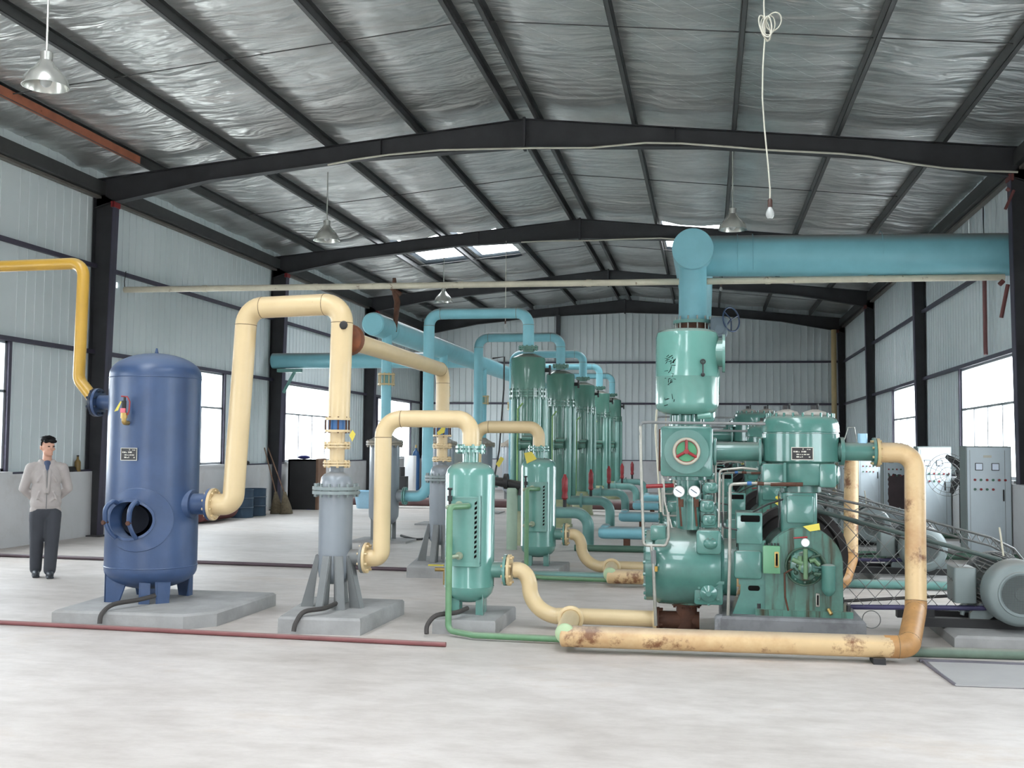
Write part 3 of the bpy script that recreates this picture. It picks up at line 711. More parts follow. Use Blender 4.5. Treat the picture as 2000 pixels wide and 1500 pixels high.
MB().cyl((fx0+.01, UY, zj+.07), (fx0+.01, UY, zj+.095), .145).build('flange', BEIGE_T, rs); m = MB(); m.cyl((fx0+.01, UY, zj-.095), (fx0+.01, UY, zj-.07), .145); m.bolts((fx0+.01, UY, zj), (0, 0, 1), .125, 10, .01, .11); m.build('flange', BEIGE_T, rs)
m = MB().cyl((fx0+.01, UY, zj-.07), (fx0+.01, UY, zj+.07), .08); m.build('bellows', AQUAG, rs)
pd = tag(MB().box((fx0-.45, UY-.4, 0), (fx0+.5, UY+.4, .03)).build('vessel_slab', CONC, loc=(fx0, UY, 0)), 'thin concrete slab under the nearest grey aftercooler', 'slab', 'aftercooler slabs')
st = at(1168, 1062, UY-.45)
sb = thing('feed_pipe', 'short light blue floor pipe feeding the third compressor', 'pipe', (st.x, UY-.45, 0), 'short floor feed pipes')
m = MB().lathe([(0, 0), (.07, .01), (.095, .05), (.1, .1), (.1, 1.15)], (st.x, UY-.45, .26), (1, 0, 0), 20); m.sphere((st.x+.12, UY-.42, .30), .1, 12); m.build('pipe_run', AQUA, sb)
m = MB(); m.box((st.x+1.08, UY-.57, 0), (st.x+1.2, UY-.33, .36)); m.build('pipe_clamp', BLACK, sb)
m = MB(); m.box((st.x+.4, UY-.5, 0), (st.x+.5, UY-.4, .17)); m.build('support', RUST, sb)
ON = ['nearest', 'second', 'third', 'fourth', 'farthest']
for k in range(1, 5):
    d = (0, 4.08*k, 0)
    dup(tw, d, 'tall green cooler tower, %s of the five in the row' % ON[k])
    dup(arch, d, 'outlet elbow with red valve beside the %s cooler tower' % ON[k])
    dup(ub, d, 'light blue arched pipe over the %s cooler tower' % ON[k])
    dup(gv, d, 'grey aftercooler vessel, %s of its row' % ON[k])
    dup(rs, d, 'light blue riser above the %s grey aftercooler' % ON[k])
    dup(pd, d, 'thin concrete slab under the %s grey aftercooler' % ON[k])
    if k < 4: dup(sb, d, 'short floor feed pipe to the %s compressor from the front' % ['', 'fourth', 'fifth', 'sixth'][k])

# ------------------------------------------------------------------ cream units (two)
U1 = 9.7
def zz(v, u, Y=U1): return at(u, v, Y).z
# grey filter
fx = at(656, 1000, U1).x
fl = thing('grey_filter', 'grey upright filter vessel on splayed legs beside the blue tank', 'filter vessel', (fx, U1, .15), 'grey upright filters')
zfl = zz(957, 656)
m = MB().lathe([(.06, .34), (.11, .36), (.142, .40), (.152, .46), (.152, zfl)], (fx, U1, 0), n=36); m.build('shell', GREY, fl)
m = MB(); m.cyl((fx, U1, zfl-.035), (fx, U1, zfl-.006), .215, n=40); m.cyl((fx, U1, zfl+.004), (fx, U1, zfl+.032), .215, n=40); m.cyl((fx, U1, zfl-.006), (fx, U1, zfl+.004), .19); m.bolts((fx, U1, zfl), (0, 0, 1), .19, 14, .013, .06); m.build('body_flange', GREYM, fl)
m = MB().lathe([(.145, 0), (.145, .04), (.135, .085), (.11, .115), (.07, .13), (.063, .14), (.063, .22)], (fx, U1, zfl+.03), n=32); m.build('dome', GREY, fl)
zo = zz(1089, 700)
m = MB(); m.cyl((fx+.12, U1, zo), (fx+.27, U1, zo), .075); m.cyl((fx+.255, U1, zo), (fx+.28, U1, zo), .138, n=28); m.build('side_nozzle', GREYD, fl)
for k in range(5):
    t_ = radians((198, 262, 300, 345, 90)[k]); d = V(cos(t_), sin(t_), 0); n_ = V(-d.y, d.x, 0); c = V(fx, U1, 0)
    m = MB()
    for s in (-1, 1):
        vs = [c+d*.29+n_*.032*s+V(0, 0, .14), c+d*.19+n_*.032*s+V(0, 0, .14), c+d*.14+n_*.032*s+V(0, 0, .60), c+d*.165+n_*.032*s+V(0, 0, .60)]
        vs += [x+n_*.008*s for x in vs]; m.add(vs, [(0, 1, 2, 3), (7, 6, 5, 4), (0, 4, 5, 1), (1, 5, 6, 2), (2, 6, 7, 3), (3, 7, 4, 0)])
    vs = [c+d*.29+n_*.032+V(0, 0, .14), c+d*.29-n_*.032+V(0, 0, .14), c+d*.165-n_*.032+V(0, 0, .60), c+d*.165+n_*.032+V(0, 0, .60)]
    vs += [x+d*.008 for x in vs]; m.add(vs, [(0, 1, 2, 3), (7, 6, 5, 4), (0, 4, 5, 1), (1, 5, 6, 2), (2, 6, 7, 3), (3, 7, 4, 0)])
    m.box(c+d*.25-V(.05, .05, -.13), c+d*.25+V(.05, .05, .142)); m.build('leg', GREYD, fl)
# U pipe with flanges
sx = at(918, 1000, U1).x; ux = at(747, 950, U1).x; zu = zz(818, 830)
up = thing('crossover_pipe', 'big cream inverted U pipe between grey filter and green separator', 'pipe', (ux, U1, 0), 'cream crossover pipes')
zsf = zz(877, 918)
P = [V(fx+.29, U1, zo), V(ux, U1, zo), V(ux, U1, zu), V(sx, U1, zu), V(sx, U1, zsf+.01)]
m = MB().tube(bend(P, [.16, .17, .17], 10), .077, 24); seams(m, P, [.16, .17, .17], .077); m.build('pipe_run', [BEIGE, SEAM], up)
m = MB(); m.cyl((fx+.284, U1, zo), (fx+.308, U1, zo), .138, n=28); m.bolts((fx+.285, U1, zo), (1, 0, 0), .116, 8, .012, .045); m.build('flange', BEIGE, up)
# separator
sp_ = thing('green_separator', 'green upright separator tank nearest the viewer with gauge panel', 'separator tank', (sx, U1, .12), 'green separator tanks')
zt_ = zz(928, 918); zb_ = zz(1150, 918)
m = MB().lathe([(.03, zb_-.115), (.10, zb_-.105), (.17, zb_-.07), (.205, zb_-.03), (.2195, zb_+.02), (.2195, zb_+.028), (.222, zb_+.03), (.2195, zb_+.034), (.2195, zt_), (.205, zt_+.05), (.17, zt_+.09), (.10, zt_+.115), (.0, zt_+.12)], (sx, U1, 0), n=48); m.build('shell', SEPG, sp_)
m = MB(); m.cyl((sx, U1, zt_+.1), (sx, U1, zsf-.02), .072); m.build('neck', SEPG, sp_)
m = MB(); flange(m, (sx, U1, zsf), (0, 0, 1), .135, 8, gap=.008, t=.02); m.build('flange', SEPG, sp_)
zn = zz(1113, 980); fxx = at(992, 1113, U1).x
m = MB(); m.cyl((sx+.19, U1, zn), (fxx-.02, U1, zn), .07); m.cyl((fxx-.03, U1, zn), (fxx-.006, U1, zn), .138, n=28); m.build('side_nozzle', SEPG, sp_)
for k in range(4):
    t_ = pi/4+pi/2*k+.1; c = V(sx+cos(t_)*.15, U1+sin(t_)*.15, 0); m = MB()
    m.box(c+V(-.035, -.006, .12), c+V(.035, .006, zb_)); m.box(c+V(-.006 if cos(t_) > 0 else -.035, -.04, .12), c+V(.035 if cos(t_) > 0 else .006, .04, zb_-.02)) if False else m.box(c+V((.029 if cos(t_) > 0 else -.035), -.045, .12), c+V((.035 if cos(t_) > 0 else -.029), .045, zb_))
    m.build('leg', SEPG, sp_)
# gauge panel on the front
Yp = U1-.20
a = at(884, 972, Yp-.03); b = at(937, 1098, Yp-.03)
m = MB(); m.box((a.x, Yp-.03, b.z), (b.x, Yp+.06, a.z)); m.box((b.x-.012, Yp-.055, b.z-.02), (b.x, Yp+.06, a.z+.02)); m.box((a.x, Yp-.04, a.z), (b.x, Yp+.06, a.z+.012)); m.box((a.x, Yp-.04, b.z-.04), (b.x, Yp+.06, b.z)); m.build('gauge_panel', SEPG, sp_)
m = MB(); N = 12
for k in range(N):
    z_ = b.z+.03+(a.z-b.z-.05)*k/N; x_ = b.x-.05
    m.add([(x_, Yp-.034, z_), (x_+.02, Yp-.034, z_+.012), (x_+.02, Yp-.034, z_+.036), (x_, Yp-.034, z_+.022), (x_, Yp-.029, z_), (x_+.02, Yp-.029, z_+.012), (x_+.02, Yp-.029, z_+.036), (x_, Yp-.029, z_+.022)], [(0,1,2,3),(7,6,5,4),(0,4,5,1),(1,5,6,2),(2,6,7,3),(3,7,4,0)])
m.build('gauge_slot', DARK, sp_)
for vv in (986, 1085):
    q = at(898, vv, Yp-.03); m = MB().cyl(q, q-V(0, .05, 0), .026).cyl(q-V(0, .02, 0), q-V(0, .035, 0), .034).cyl(q-V(0, .05, 0), q-V(.08, .07, .012), .018); m.sphere(q-V(.09, .07, .02), .022, 10); m.build('gauge_cock', mat('cock_grey_green', (150, 160, 138), .4, metal=.3), sp_)
    q2 = q-V(.075, .06, 0); m = MB().cyl(q2, q2+V(0, 0, .13), .012, n=10); m.cyl(q2+V(0, 0, .035), q2+V(0, 0, .08), .022); m.cyl(q2+V(-.02, 0, .14), q2+V(.02, 0, .14), .01); m.build('cock_handle', BLACK, sp_)
# green drain pipe
YD = 9.17; gx = at(877, 1100, YD)
dp = thing('drain_pipe', 'bright green drain pipe down the front of the near separator', 'pipe', (gx.x, YD, 0), 'green drain pipes')
P = [V(gx.x+.10, Yp-.06, at(896, 988, Yp-.06).z), V(gx.x-.0, YD, at(880, 990, YD).z), V(gx.x-.0, YD, .05), V(gx.x+.25, YD-.14, .042), V(-.2, 8.98, .04)]
m = MB().tube(bend(P, [.04, .06, .1]), .027, 14); m.build('pipe_run', mat('drain_green', (98, 138, 102), .36, dust=.5, var=.14, scale=6, stain=.3, stainc=(66, 110, 60)), dp)
m = MB().cyl((gx.x, Yp-.105, .32), (gx.x, Yp-.105, at(875, 1010, Yp-.1).z), .012, n=10); m.build('side_tube', mat('tube_green', (64, 140, 70), .35), dp) if False else None
# S pipe
r_ = .07; zs = .125
xe_ = at(1283, 1204, U1).x
spp = thing('suction_pipe', 'cream S shaped pipe from the near separator to the compressor', 'pipe', (fxx, U1, 0), 'cream suction pipes')
ctrl = [at(1004, 1113, U1), at(1016, 1114, U1), at(1028, 1124, U1), at(1034, 1140, U1), at(1036, 1158, U1), at(1045, 1178, U1), at(1062, 1194, U1), at(1085, 1203, U1)]
ctrl = [V(p.x, U1, p.z) for p in ctrl]+[V(at(1110, 1204, U1).x, U1, zs), V(xe_, U1, zs)]
def cr_spline(P, k=5):
    o = []
    for i in range(len(P)-1):
        p0 = P[max(i-1, 0)]; p1 = P[i]; p2 = P[i+1]; p3 = P[min(i+2, len(P)-1)]
        for j in range(k):
            t = j/k; o.append(.5*((2*p1)+(p2-p0)*t+(2*p0-5*p1+4*p2-p3)*t*t+(3*p1-p0-3*p2+p3)*t**3))
    o.append(P[-1]); return o
m = MB().tube(cr_spline(ctrl), r_, 20); m.build('pipe_run', BEIGE, spp)
m = MB(); m.cyl((fxx+.002, U1, zn), (fxx+.026, U1, zn), .138, n=28); m.bolts((fxx, U1, zn), (1, 0, 0), .116, 8, .012, .045); m.build('flange', BEIGE, spp); MB().cyl((xe_-.03, U1, zs), (xe_, U1, zs), .105).build('flange', BEIGE, spp)
# black suction tee to the compressor
m = MB(); m.cyl((xe_+.004, U1, zs), (xe_+.36, U1, zs), .075); m.cyl((xe_+.0, U1, zs), (xe_+.022, U1, zs), .105); tx = at(1341, 1200, U1).x
m.cyl((tx, U1, .0), (tx, U1, .30), .088); m.cyl((tx, U1, .25), (tx, U1, .275), .125); m.bolts((tx, U1, .265), (0, 0, 1), .11, 8, .011, .03); m.bolts((xe_+.01, U1, zs), (1, 0, 0), .09, 8, .011, .04)
bt = tag(m.build('suction_tee', RUST, loc=(tx, U1, 0)), 'rusty black pipe tee under the near compressor cylinder', 'pipe fitting', 'rusty suction tees')
# front delivery pipe + riser
YR = 9.22; a0 = at(1100, 1240, z=.13); zc = .125
pr = at(1785, 960, 9.55); z_n = at(1740, 884, 9.6).z
dpz = .086
rx = at(1788, 1060, 9.5).x
P = [V(a0.x, a0.y, zc), V(rx-.16, a0.y+.1, zc-.005), V(rx, 9.45, zc+.28), V(rx-.0, 9.58, z_n), V(at(1716, 884, 9.6).x, 9.6, z_n)]
rq = at(1789, 1195, 9.35); P = [V(a0.x, a0.y-.02, zc), V(at(1765, 1255, z=zc).x, a0.y+.08, zc), V(rq.x, 9.35, rq.z+.03), V(at(1787, 900, 9.6).x, 9.6, z_n), V(at(1716, 884, 9.6).x, 9.6, z_n)]
dl = thing('delivery_pipe', 'long stained cream pipe on the floor rising to the near compressor', 'pipe', (a0.x, a0.y, 0), 'cream delivery pipes')
bp_ = bend(P, [.10, .10, .15], 8)
m = MB().tube(bp_, .083, 24)
m.cyl((a0.x, a0.y-.02, zc), (a0.x+.03, a0.y-.02, zc), .083); m.sphere((a0.x, a0.y-.02, zc), .083, 20, (.35, 1, 1)); seams(m, P, [.10, .10, .15], .083); m.build('pipe_run', [BEIGE_D, SEAM], dl)
k0 = [i for i, p_ in enumerate(bp_) if p_.x > rq.x-.42 and p_.z < .5]
kk = bp_[k0[0]:k0[-1]+1]; kk = [kk[0]-V(.10, 0, 0)]+kk if kk[0].x > rq.x-.3 else kk
MB().tube(kk, .0845, 24).build('rusted_elbow', mat('elbow_rust', (170, 126, 78), .5, var=.2, scale=8, stain=.6, stainc=(196, 156, 104), rust=.35, rusts=8, rustc=(120, 62, 28)), dl)
m = MB(); stx = a0.x+.03; q0 = V(stx-.01, a0.y-.05, .15); q1 = V(at(1110, 1195, U1-.3).x, U1-.02, .14)
m.tube([q0, q1], [.078, .078], 20); m.build('branch_stub', BEIGE, dl)
m = MB().sphere(q0, .079, 20, (1, .5, 1)); m.build('end_cap', mat('cap_patchy', (170, 190, 150), .4, rust=.3), dl)
m = MB().ring(q0.lerp(q1, .75), q1-q0, .09, .022, 28, 10); m.build('collar', BEIGE, dl)
m = MB(); fx_ = at(1711, 884, 9.6).x; m.cyl((fx_+.002, 9.6, z_n), (fx_+.026, 9.6, z_n), .118, n=28); m.bolts((fx_, 9.6, z_n), (1, 0, 0), .098, 8, .011, .04); m.build('flange', BEIGE_T, dl)
m = MB(); m.box((rx-.45, a0.y, 0), (rx-.36, a0.y+.2, .045)); m.build('support', BLACK, dl)

fl2 = dup(fl, (0, 4.08, 0), 'grey upright filter half hidden behind the near green separator')
tg = MB(); q = at(1036, 893, 13.6); tg.add([q+V(-.08, 0, .05), q+V(.015, 0, .07), q+V(.08, 0, -.02), q+V(-.045, 0, -.08)], [(0, 1, 2, 3)])
dup(up, (0, 4.08, 0), 'smaller looking cream inverted U pipe behind the near separator')
sp2 = dup(sp_, (0, 4.08, 0), 'green upright separator tank behind and right of the near one'); tg.build('tag', TAG, sp2)
dup(dp, (0, 4.08, 0), 'green drain pipe on the second separator'); 
dup(spp, (0, 4.08, 0), 'tan S shaped pipe from the second separator'); dup(bt, (0, 4.08, 0), 'rusty tee under the second compressor cylinder')
dup(dl, (0, 4.08, 0), 'second cream pipe, seen behind the near compressor')

# riser stack on grey filters (pipes from the blue tank)
def stack(fy, root, zs0):
    zc_ = [zz(v, 656) for v in (906, 870, 842, 818)]
    x = fx
    m = MB(); flange(m, (x, fy, zc_[0]), (0, 0, 1), .125, 8); flange(m, (x, fy, zc_[1]), (0, 0, 1), .125, 8); m.cyl((x, fy, zc_[0]), (x, fy, zc_[2]), .07)
    m.cyl((x, fy, zc_[2]-.01), (x, fy, zc_[2]+.012), .12); m.cyl((x, fy, zc_[3]-.012), (x, fy, zc_[3]+.01), .118); m.build('flange_stack', BEIGE, root)
    m = MB().cyl((x, fy, zc_[2]+.01), (x, fy, zc_[3]-.01), .085); m.build('rubber_joint', BLUEC, root)
    m = MB().bolts((x, fy, (zc_[2]+zc_[3])/2), (0, 0, 1), .105, 8, .008, .075); m.build('stud', RUST, root)
    return zc_[3]
z3 = zz(818, 656)
ry = 9.75
riser = thing('tank_pipe', 'tall cream inverted U pipe linking blue tank and grey filter', 'pipe', (fx, U1, 0))
stack(U1, riser, 0)
zt2 = at(570, 596, 9.75).z; lx = at(463, 850, 9.9).x; zl = at(420, 985, 9.75).z; tcx = -5.19
xq = at(416, 985, 9.75).x
P = [V(fx+.01, U1, z3), V(fx+.03, U1, zt2), V(at(478, 700, 9.75).x, 9.78, zt2-.02), V(at(458, 850, 9.75).x, 9.75, zl), V(xq, 9.75, zl)]
m = MB().tube(bend(P, [.17, .17, .2], 10), .1, 26); seams(m, P, [.17, .17, .2], .1); m.build('pipe_run', [BEIGE, SEAM], riser)
m = MB(); m.cyl((xq-.008, 9.75, zl), (xq+.018, 9.75, zl), .15, n=30); m.bolts((xq-.01, 9.75, zl), (1, 0, 0), .125, 10, .012, .045); m.build('flange', BEIGE, riser)
q = at(671, 635, 9.6); m = MB().sphere(q, .04, 12, (1, .4, 1)); m.build('burnt_patch', BLACK, riser)
m = MB(); q = at(682, 850, U1-.12); m.add([q, q+V(.03, 0, .05), q+V(.06, 0, .01), q+V(.03, 0, -.06)], [(0, 1, 2, 3)]); m.build('tag', TAG, riser)
# branch going back to second filter
zb2 = at(690, 662, 9.85).z; fy2 = U1+4.08
bpipe = thing('branch_pipe', 'cream pipe with rusty collar running back to the second filter', 'pipe', (fx, 9.9, 0))
P = [V(fx+.10, 9.80, zb2), V(fx+.02, fy2, zb2-.02), V(fx, fy2, z3)]
P = [V(fx+.02, 9.82, zb2), V(fx+.0, fy2, zb2-.02), V(fx, fy2, z3)]
m = MB().tube(bend(P, .17, 10), .088, 24); seams(m, P, .17, .088); m.build('pipe_run', [BEIGE, SEAM], bpipe)
stack(fy2, bpipe, 0)
m = MB().lathe([(.088, 0), (.145, .03), (.15, .12), (.13, .18), (.09, .2)], (fx+.02, 9.82, zb2), (0, 1, 0), 24); m.build('rusty_collar', mat('collar_rust', (110, 58, 26), .6, var=.3, scale=12, rust=.5, rustc=(60, 26, 16)), bpipe)
m = MB(); q = at(853, 845, fy2-.2); m.add([q, q+V(.12, 0, .12), q+V(.1, 0, .0), q+V(.02, 0, -.03)], [(0, 1, 2, 3)]); m.build('tag', TAG, bpipe)

# slabs
def slab(name, poly, h, label, m_=CONC, group='concrete slabs'):
    n = len(poly); cx_ = sum(p[0] for p in poly)/n; cy_ = sum(p[1] for p in poly)/n; k = .02
    vs = [(x, y, 0) for x, y in poly]+[(x, y, h-k) for x, y in poly]+[(x+(cx_-x)*k*1.5, y+(cy_-y)*k*1.5, h) for x, y in poly]
    fs = [tuple(range(n-1, -1, -1))]+[(i, (i+1) % n, (i+1) % n+n, i+n) for i in range(n)]+[(i+n, (i+1) % n+n, (i+1) % n+2*n, i+2*n) for i in range(n)]+[tuple(range(2*n, 3*n))]
    return tag(MB().add(vs, fs).build(name, m_, loc=(cx_, cy_, 0)), label, 'slab', group)
slab('concrete_slab', [(-5.63, 8.93), (-4.42, 8.96), (-4.22, 9.2), (-4.2, 10.5), (-5.75, 10.5)], .13, 'concrete slab under the blue tank')
s1 = slab('concrete_slab', [(-3.57, 8.98), (-2.86, 9.02), (-2.82, 10.25), (-3.75, 10.25)], .14, 'concrete slab under the near grey filter')
s2 = slab('concrete_slab', [(-2.30, 9.26), (-1.76, 9.29), (-1.74, 10.2), (-2.36, 10.2)], .12, 'concrete slab under the near green separator')
dup(s1, (0, 4.08, 0), 'concrete slab under the second grey filter'); dup(s2, (0, 4.08, 0), 'concrete slab under the second green separator')

# ------------------------------------------------------------------ blue tank
TX, TY, TR = at(299, 950, 9.78).x, 9.78, .420
tk = thing('blue_tank', 'large blue upright air receiver tank with open hand hole', 'tank', (TX, TY, .13))
zA, zB = .42, 2.235
n = 128; rows = 96; m = MB(); vs = []; fs = []
oc = at(257, 1015, TY-TR+.03); ot = math.asin(max(-1, min(1, (oc.x-TX)/TR))); oz = oc.z; ra, rb = .215, .175
for j in range(rows+1):
    for i in range(n):
        t_ = 2*pi*i/n; z_ = zA+(zB-zA)*j/rows; vs.append((TX+TR*sin(t_), TY-TR*cos(t_), z_))
for j in range(rows):
    for i in range(n):
        t_ = 2*pi*(i+.5)/n; t_ = (t_+pi) % (2*pi)-pi; z_ = zA+(zB-zA)*(j+.5)/rows
        if ((t_-ot)*TR/ra)**2+((z_-oz)/rb)**2 < 1: continue
        fs.append((j*n+i, j*n+(i+1) % n, (j+1)*n+(i+1) % n, (j+1)*n+i))
m.add(vs, fs)
dome = [(TR*sin(a), .21*(cos(a))) for a in [pi/2-k*pi/2/10 for k in range(11)]]
m.lathe([(r, zB+h) for r, h in dome], (TX, TY, 0), n=128, caps=False); m.lathe([(r, zA-h*.9) for r, h in dome], (TX, TY, 0), n=128, caps=False)
m.ring((TX, TY, zA+.03), (0, 0, 1), TR, .006, 96, 6); m.ring((TX, TY, zB-.03), (0, 0, 1), TR, .005, 96, 6)
m.build('shell', BLUE, tk, smooth=50)
def surf(dt, dz, off=0):
    return V(TX+(TR+off)*sin(ot+dt/TR), TY-(TR+off)*cos(ot+dt/TR), oz+dz)
m = MB(); K = 64   # reinforcement pad (wide ring following the shell) and neck
def ringpts(a, b, off, dx=0): return [surf(dx+a*cos(2*pi*k/K), b*sin(2*pi*k/K), off) for k in range(K)]
def band(mb, A, B):
    k0 = len(A); mb.add(A+B, [(i, (i+1) % k0, (i+1) % k0+k0, i+k0) for i in range(k0)])
band(m, ringpts(.335, .29, .001, .06), ringpts(.33, .285, .009, .06)); band(m, ringpts(.33, .285, .009, .06), ringpts(ra+.005, rb+.005, .010)); m.build('reinforcing_pad', BLUE, tk)
m = MB(); band(m, ringpts(ra+.012, rb+.012, .012), ringpts(ra+.01, rb+.01, .03)); band(m, ringpts(ra+.01, rb+.01, .03), ringpts(ra-.012, rb-.012, .03)); band(m, ringpts(ra-.012, rb-.012, .03), ringpts(ra-.012, rb-.012, -.1)); m.build('hand_hole_neck', BLUE, tk)
m = MB(); A = ringpts(ra-.05, rb-.045, -.07); c0 = surf(0, 0, -.10); m.add(A+[c0], [(i, (i+1) % K, K) for i in range(K)]); m.build('inner_cover', BLUE_SHADE, tk)
for dx in (-.115, .075):
    P = [surf(dx-.0, .15, .03), surf(dx-.0, .165, .09), surf(dx-.02, .10, .14), surf(dx-.03, -.02, .13)]
    m = MB().tube(cr_spline(P, 6), [.022]*19, 10); P2 = [surf(dx-.03, -.02, .13), surf(dx-.015, -.1, .10), surf(dx, -.165, .04)]; m.tube(cr_spline(P2, 6), .02, 10)
    yk = m.build('clamp_yoke', BLUE, tk)
    q = surf(dx-.03, -.02, .13); m = MB().lathe([(.022, -.02), (.022, .03)], q, (q-V(TX, TY, q.z)), 6); m.build('nut', RUST, yk)
m = MB().cyl((TX, TY, zB+.2), (TX, TY, zB+.26), .02, .008); m.build('lifting_lug', BLUE, tk)
for k, (t_, w0, w1) in enumerate(((-.62, .075, .17), (.35, .045, .05), (.80, .06, .09), (2.6, .07, .15), (-2.5, .07, .15))):
    c = V(TX+.36*sin(t_), TY-.36*cos(t_), 0); d = V(sin(t_), -cos(t_), 0); n_ = V(cos(t_), sin(t_), 0)
    if k == 0: n_ = V(1, 0, 0)
    m = MB(); a_ = -w0 if k else -.085
    vs = [c+n_*(w0 if k else .05)+V(0, 0, .13), c+n_*a_+V(0, 0, .13), c+n_*(-w1 if k else -.085)-d*.0+V(0, 0, .56), c+n_*w1-d*.03+V(0, 0, .52)]; vs += [x-d*.012 for x in vs]
    m.add(vs, [(0,1,2,3),(7,6,5,4),(0,4,5,1),(1,5,6,2),(2,6,7,3),(3,7,4,0)])
    m.box(c-n_*abs(a_)-V(0.006, .0, -.13), c-n_*abs(a_)+V(.006, .09, .5)); m.build('leg', BLUE, tk)
m = MB(); m.cyl((TX+TR-.03, 9.75, zl), (xq-.012, 9.75, zl), .098); m.cyl((xq-.036, 9.75, zl), (xq-.010, 9.75, zl), .15, n=30); m.lathe([(.15, 0), (.13, .05)], (TX+TR-.04, 9.75, zl), (1, 0, 0), 28); m.build('outlet_nozzle', BLUE, tk)
zi = at(188, 786, 9.78).z; xi = at(190, 786, 9.78).x
m = MB(); m.cyl((TX-TR+.03, TY, zi), (xi+.03, TY, zi), .07); m.cyl((xi, TY, zi), (xi+.028, TY, zi), .135, n=28); m.build('inlet_nozzle', BLUE, tk)
def plate(parent, c, w_, h_, nrm=(0, -1, 0), name='name_plate'):
    c = Vector(c); nr = Vector(nrm).normalized(); a = V(0, 0, 1).cross(nr).normalized()*1; u_ = V(0, 0, 1)
    def quad(mb, x0, x1, z0, z1, off, t=.002):
        vs = [c+a*x0+u_*z0+nr*off, c+a*x1+u_*z0+nr*off, c+a*x1+u_*z1+nr*off, c+a*x0+u_*z1+nr*off]; vs += [x-nr*t for x in vs]
        mb.add(vs, [(0,1,2,3),(7,6,5,4),(0,4,5,1),(1,5,6,2),(2,6,7,3),(3,7,4,0)])
    mb = MB(); mb.use(0); quad(mb, -w_/2, w_/2, -h_/2, h_/2, .004); mb.use(1)
    t = w_*.03
    for (x0, x1, z0, z1) in ((-w_/2, w_/2, h_/2-t, h_/2), (-w_/2, w_/2, -h_/2, -h_/2+t), (-w_/2, -w_/2+t, -h_/2, h_/2), (w_/2-t, w_/2, -h_/2, h_/2)): quad(mb, x0, x1, z0, z1, .006)
    rg = random.Random(5)
    for r in range(4):
        x = -w_*.4
        while x < w_*.36:
            L = rg.uniform(.03, .14)*w_
            if rg.random() < .62: quad(mb, x, x+L, h_*(.30-.2*r), h_*(.30-.2*r)+h_*rg.uniform(.05, .11), .006)
            x += L+w_*.03
    return mb.build(name, [PLATE, PLATEW], parent)
q = at(255, 887, TY-TR+.02); th = math.asin((q.x-TX)/TR)
pc = V(TX+TR*sin(th), TY-TR*cos(th), q.z); MB().box(pc-V(.07, .0, .05), pc+V(.07, .03, .05)).build('plate_mount', BLUE, tk); plate(tk, pc-V(0, .006, 0), .165, .115, (sin(th)*.8, -cos(th), 0))
# safety valve
q = at(250, 826, TY-TR); thv = math.asin((q.x-TX)/TR); q = V(TX+TR*sin(thv), TY-TR*cos(thv), q.z)
m = MB().cyl(q+V(0, .03, 0), q-V(0, .06, 0), .02); m.tube(bend([q-V(0, .03, 0), q-V(0, .075, 0), q+V(0, -.075, .07)], .03), .022, 10); m.cyl(q+V(0, -.075, .04), q+V(0, -.075, .09), .03); sv = m.build('safety_valve', BRASS, tk)
m = MB().cyl(q+V(-.005, -.075, .09), q+V(-.005, -.075, .2), .022); m.cyl(q+V(0, -.075, .2), q+V(-.0, -.075, .24), .012); m.build('valve_bonnet', BLACK, sv)
m = MB().cyl(q+V(0, -.098, .09), q+V(0, -.096, .13), .024); m.build('red_label', mat('label_red', (214, 110, 120), .5), sv)
m = MB().tube([q+V(-.03, -.08, .24), q+V(.03, -.08, .235), q+V(.055, -.08, .19), q+V(.05, -.08, .11), q+V(.035, -.08, .07)], .007, 8); m.build('test_lever', REDV, sv)
m = MB().add([q+V(-.09, -.09, .10), q+V(-.05, -.095, .11), q+V(-.02, -.09, .19), q+V(-.035, -.085, .195)], [(0, 1, 2, 3)]); m.build('tag', TAG, sv)

# yellow pipe
P = [V(at(-140, 522, 10.0).x, 9.95, at(-140, 520, 10).z), at(150, 513, 9.95), at(160, 600, 9.9), at(154, 742, 9.8), V(xi, TY, zi)]
P = [at(-200, 528, 9.9), at(164, 514, 9.85), at(155, 748, 9.8), at(186, 790, 9.78)]
P[3] = V(xi-.01, TY, zi)
yp = thing('inlet_pipe', 'yellow pipe from the left dropping to the blue tank inlet', 'pipe', P[1].xy.to_3d())
m = MB().tube(bend([P[0], P[1], P[2], P[3]], [.10, .12]), .055, 20)
m = MB(); PP2 = [P[0], P[1], at(154, 742, 9.8), V(xi-.01, TY, zi)]; m.tube(bend(PP2, [.13, .13], 8), .057, 20); m.build('pipe_run', YELLOW, yp)
m = MB(); m.cyl((xi-.028, TY, zi), (xi-.004, TY, zi), .135, n=28); m.bolts((xi-.002, TY, zi), (1, 0, 0), .112, 8, .013, .05); m.build('flange', mat('flange_navy', (30, 40, 56), .4), yp)

# floor pipes & drains
def fpipe(name, label, a, b, r, m_): return tag(MB().cyl(a, b, r, n=14).build(name, m_, loc=a), label, 'pipe')
fpipe('floor_pipe', 'thin dull red pipe lying in front of the blue tank', V(-9.5, 9.0, .022), V(-2.04, 8.67, .022), .02, REDP)
fpipe('floor_pipe', 'thin dark purple pipe across the floor behind the blue tank', V(XL+.2, 14.0, .025), V(-.5, 13.55, .025), .024, mat('pipe_purple', (78, 62, 68), .5))
fpipe('floor_pipe', 'thick brown pipe on low supports across the far floor', V(XL+.9, 27.4, .16), V(.2, 27.4, .16), .11, mat('pipe_brown', (104, 76, 76), .55, dust=.4))
fpipe('floor_pipe', 'pale green floor pipe along the front of the machines', V(-.3, 8.98, .035), V(4.6, 9.28, .045), .04, mat('floor_pipe_green', (100, 118, 104), .6, var=.2, stain=.5, dust=.6))
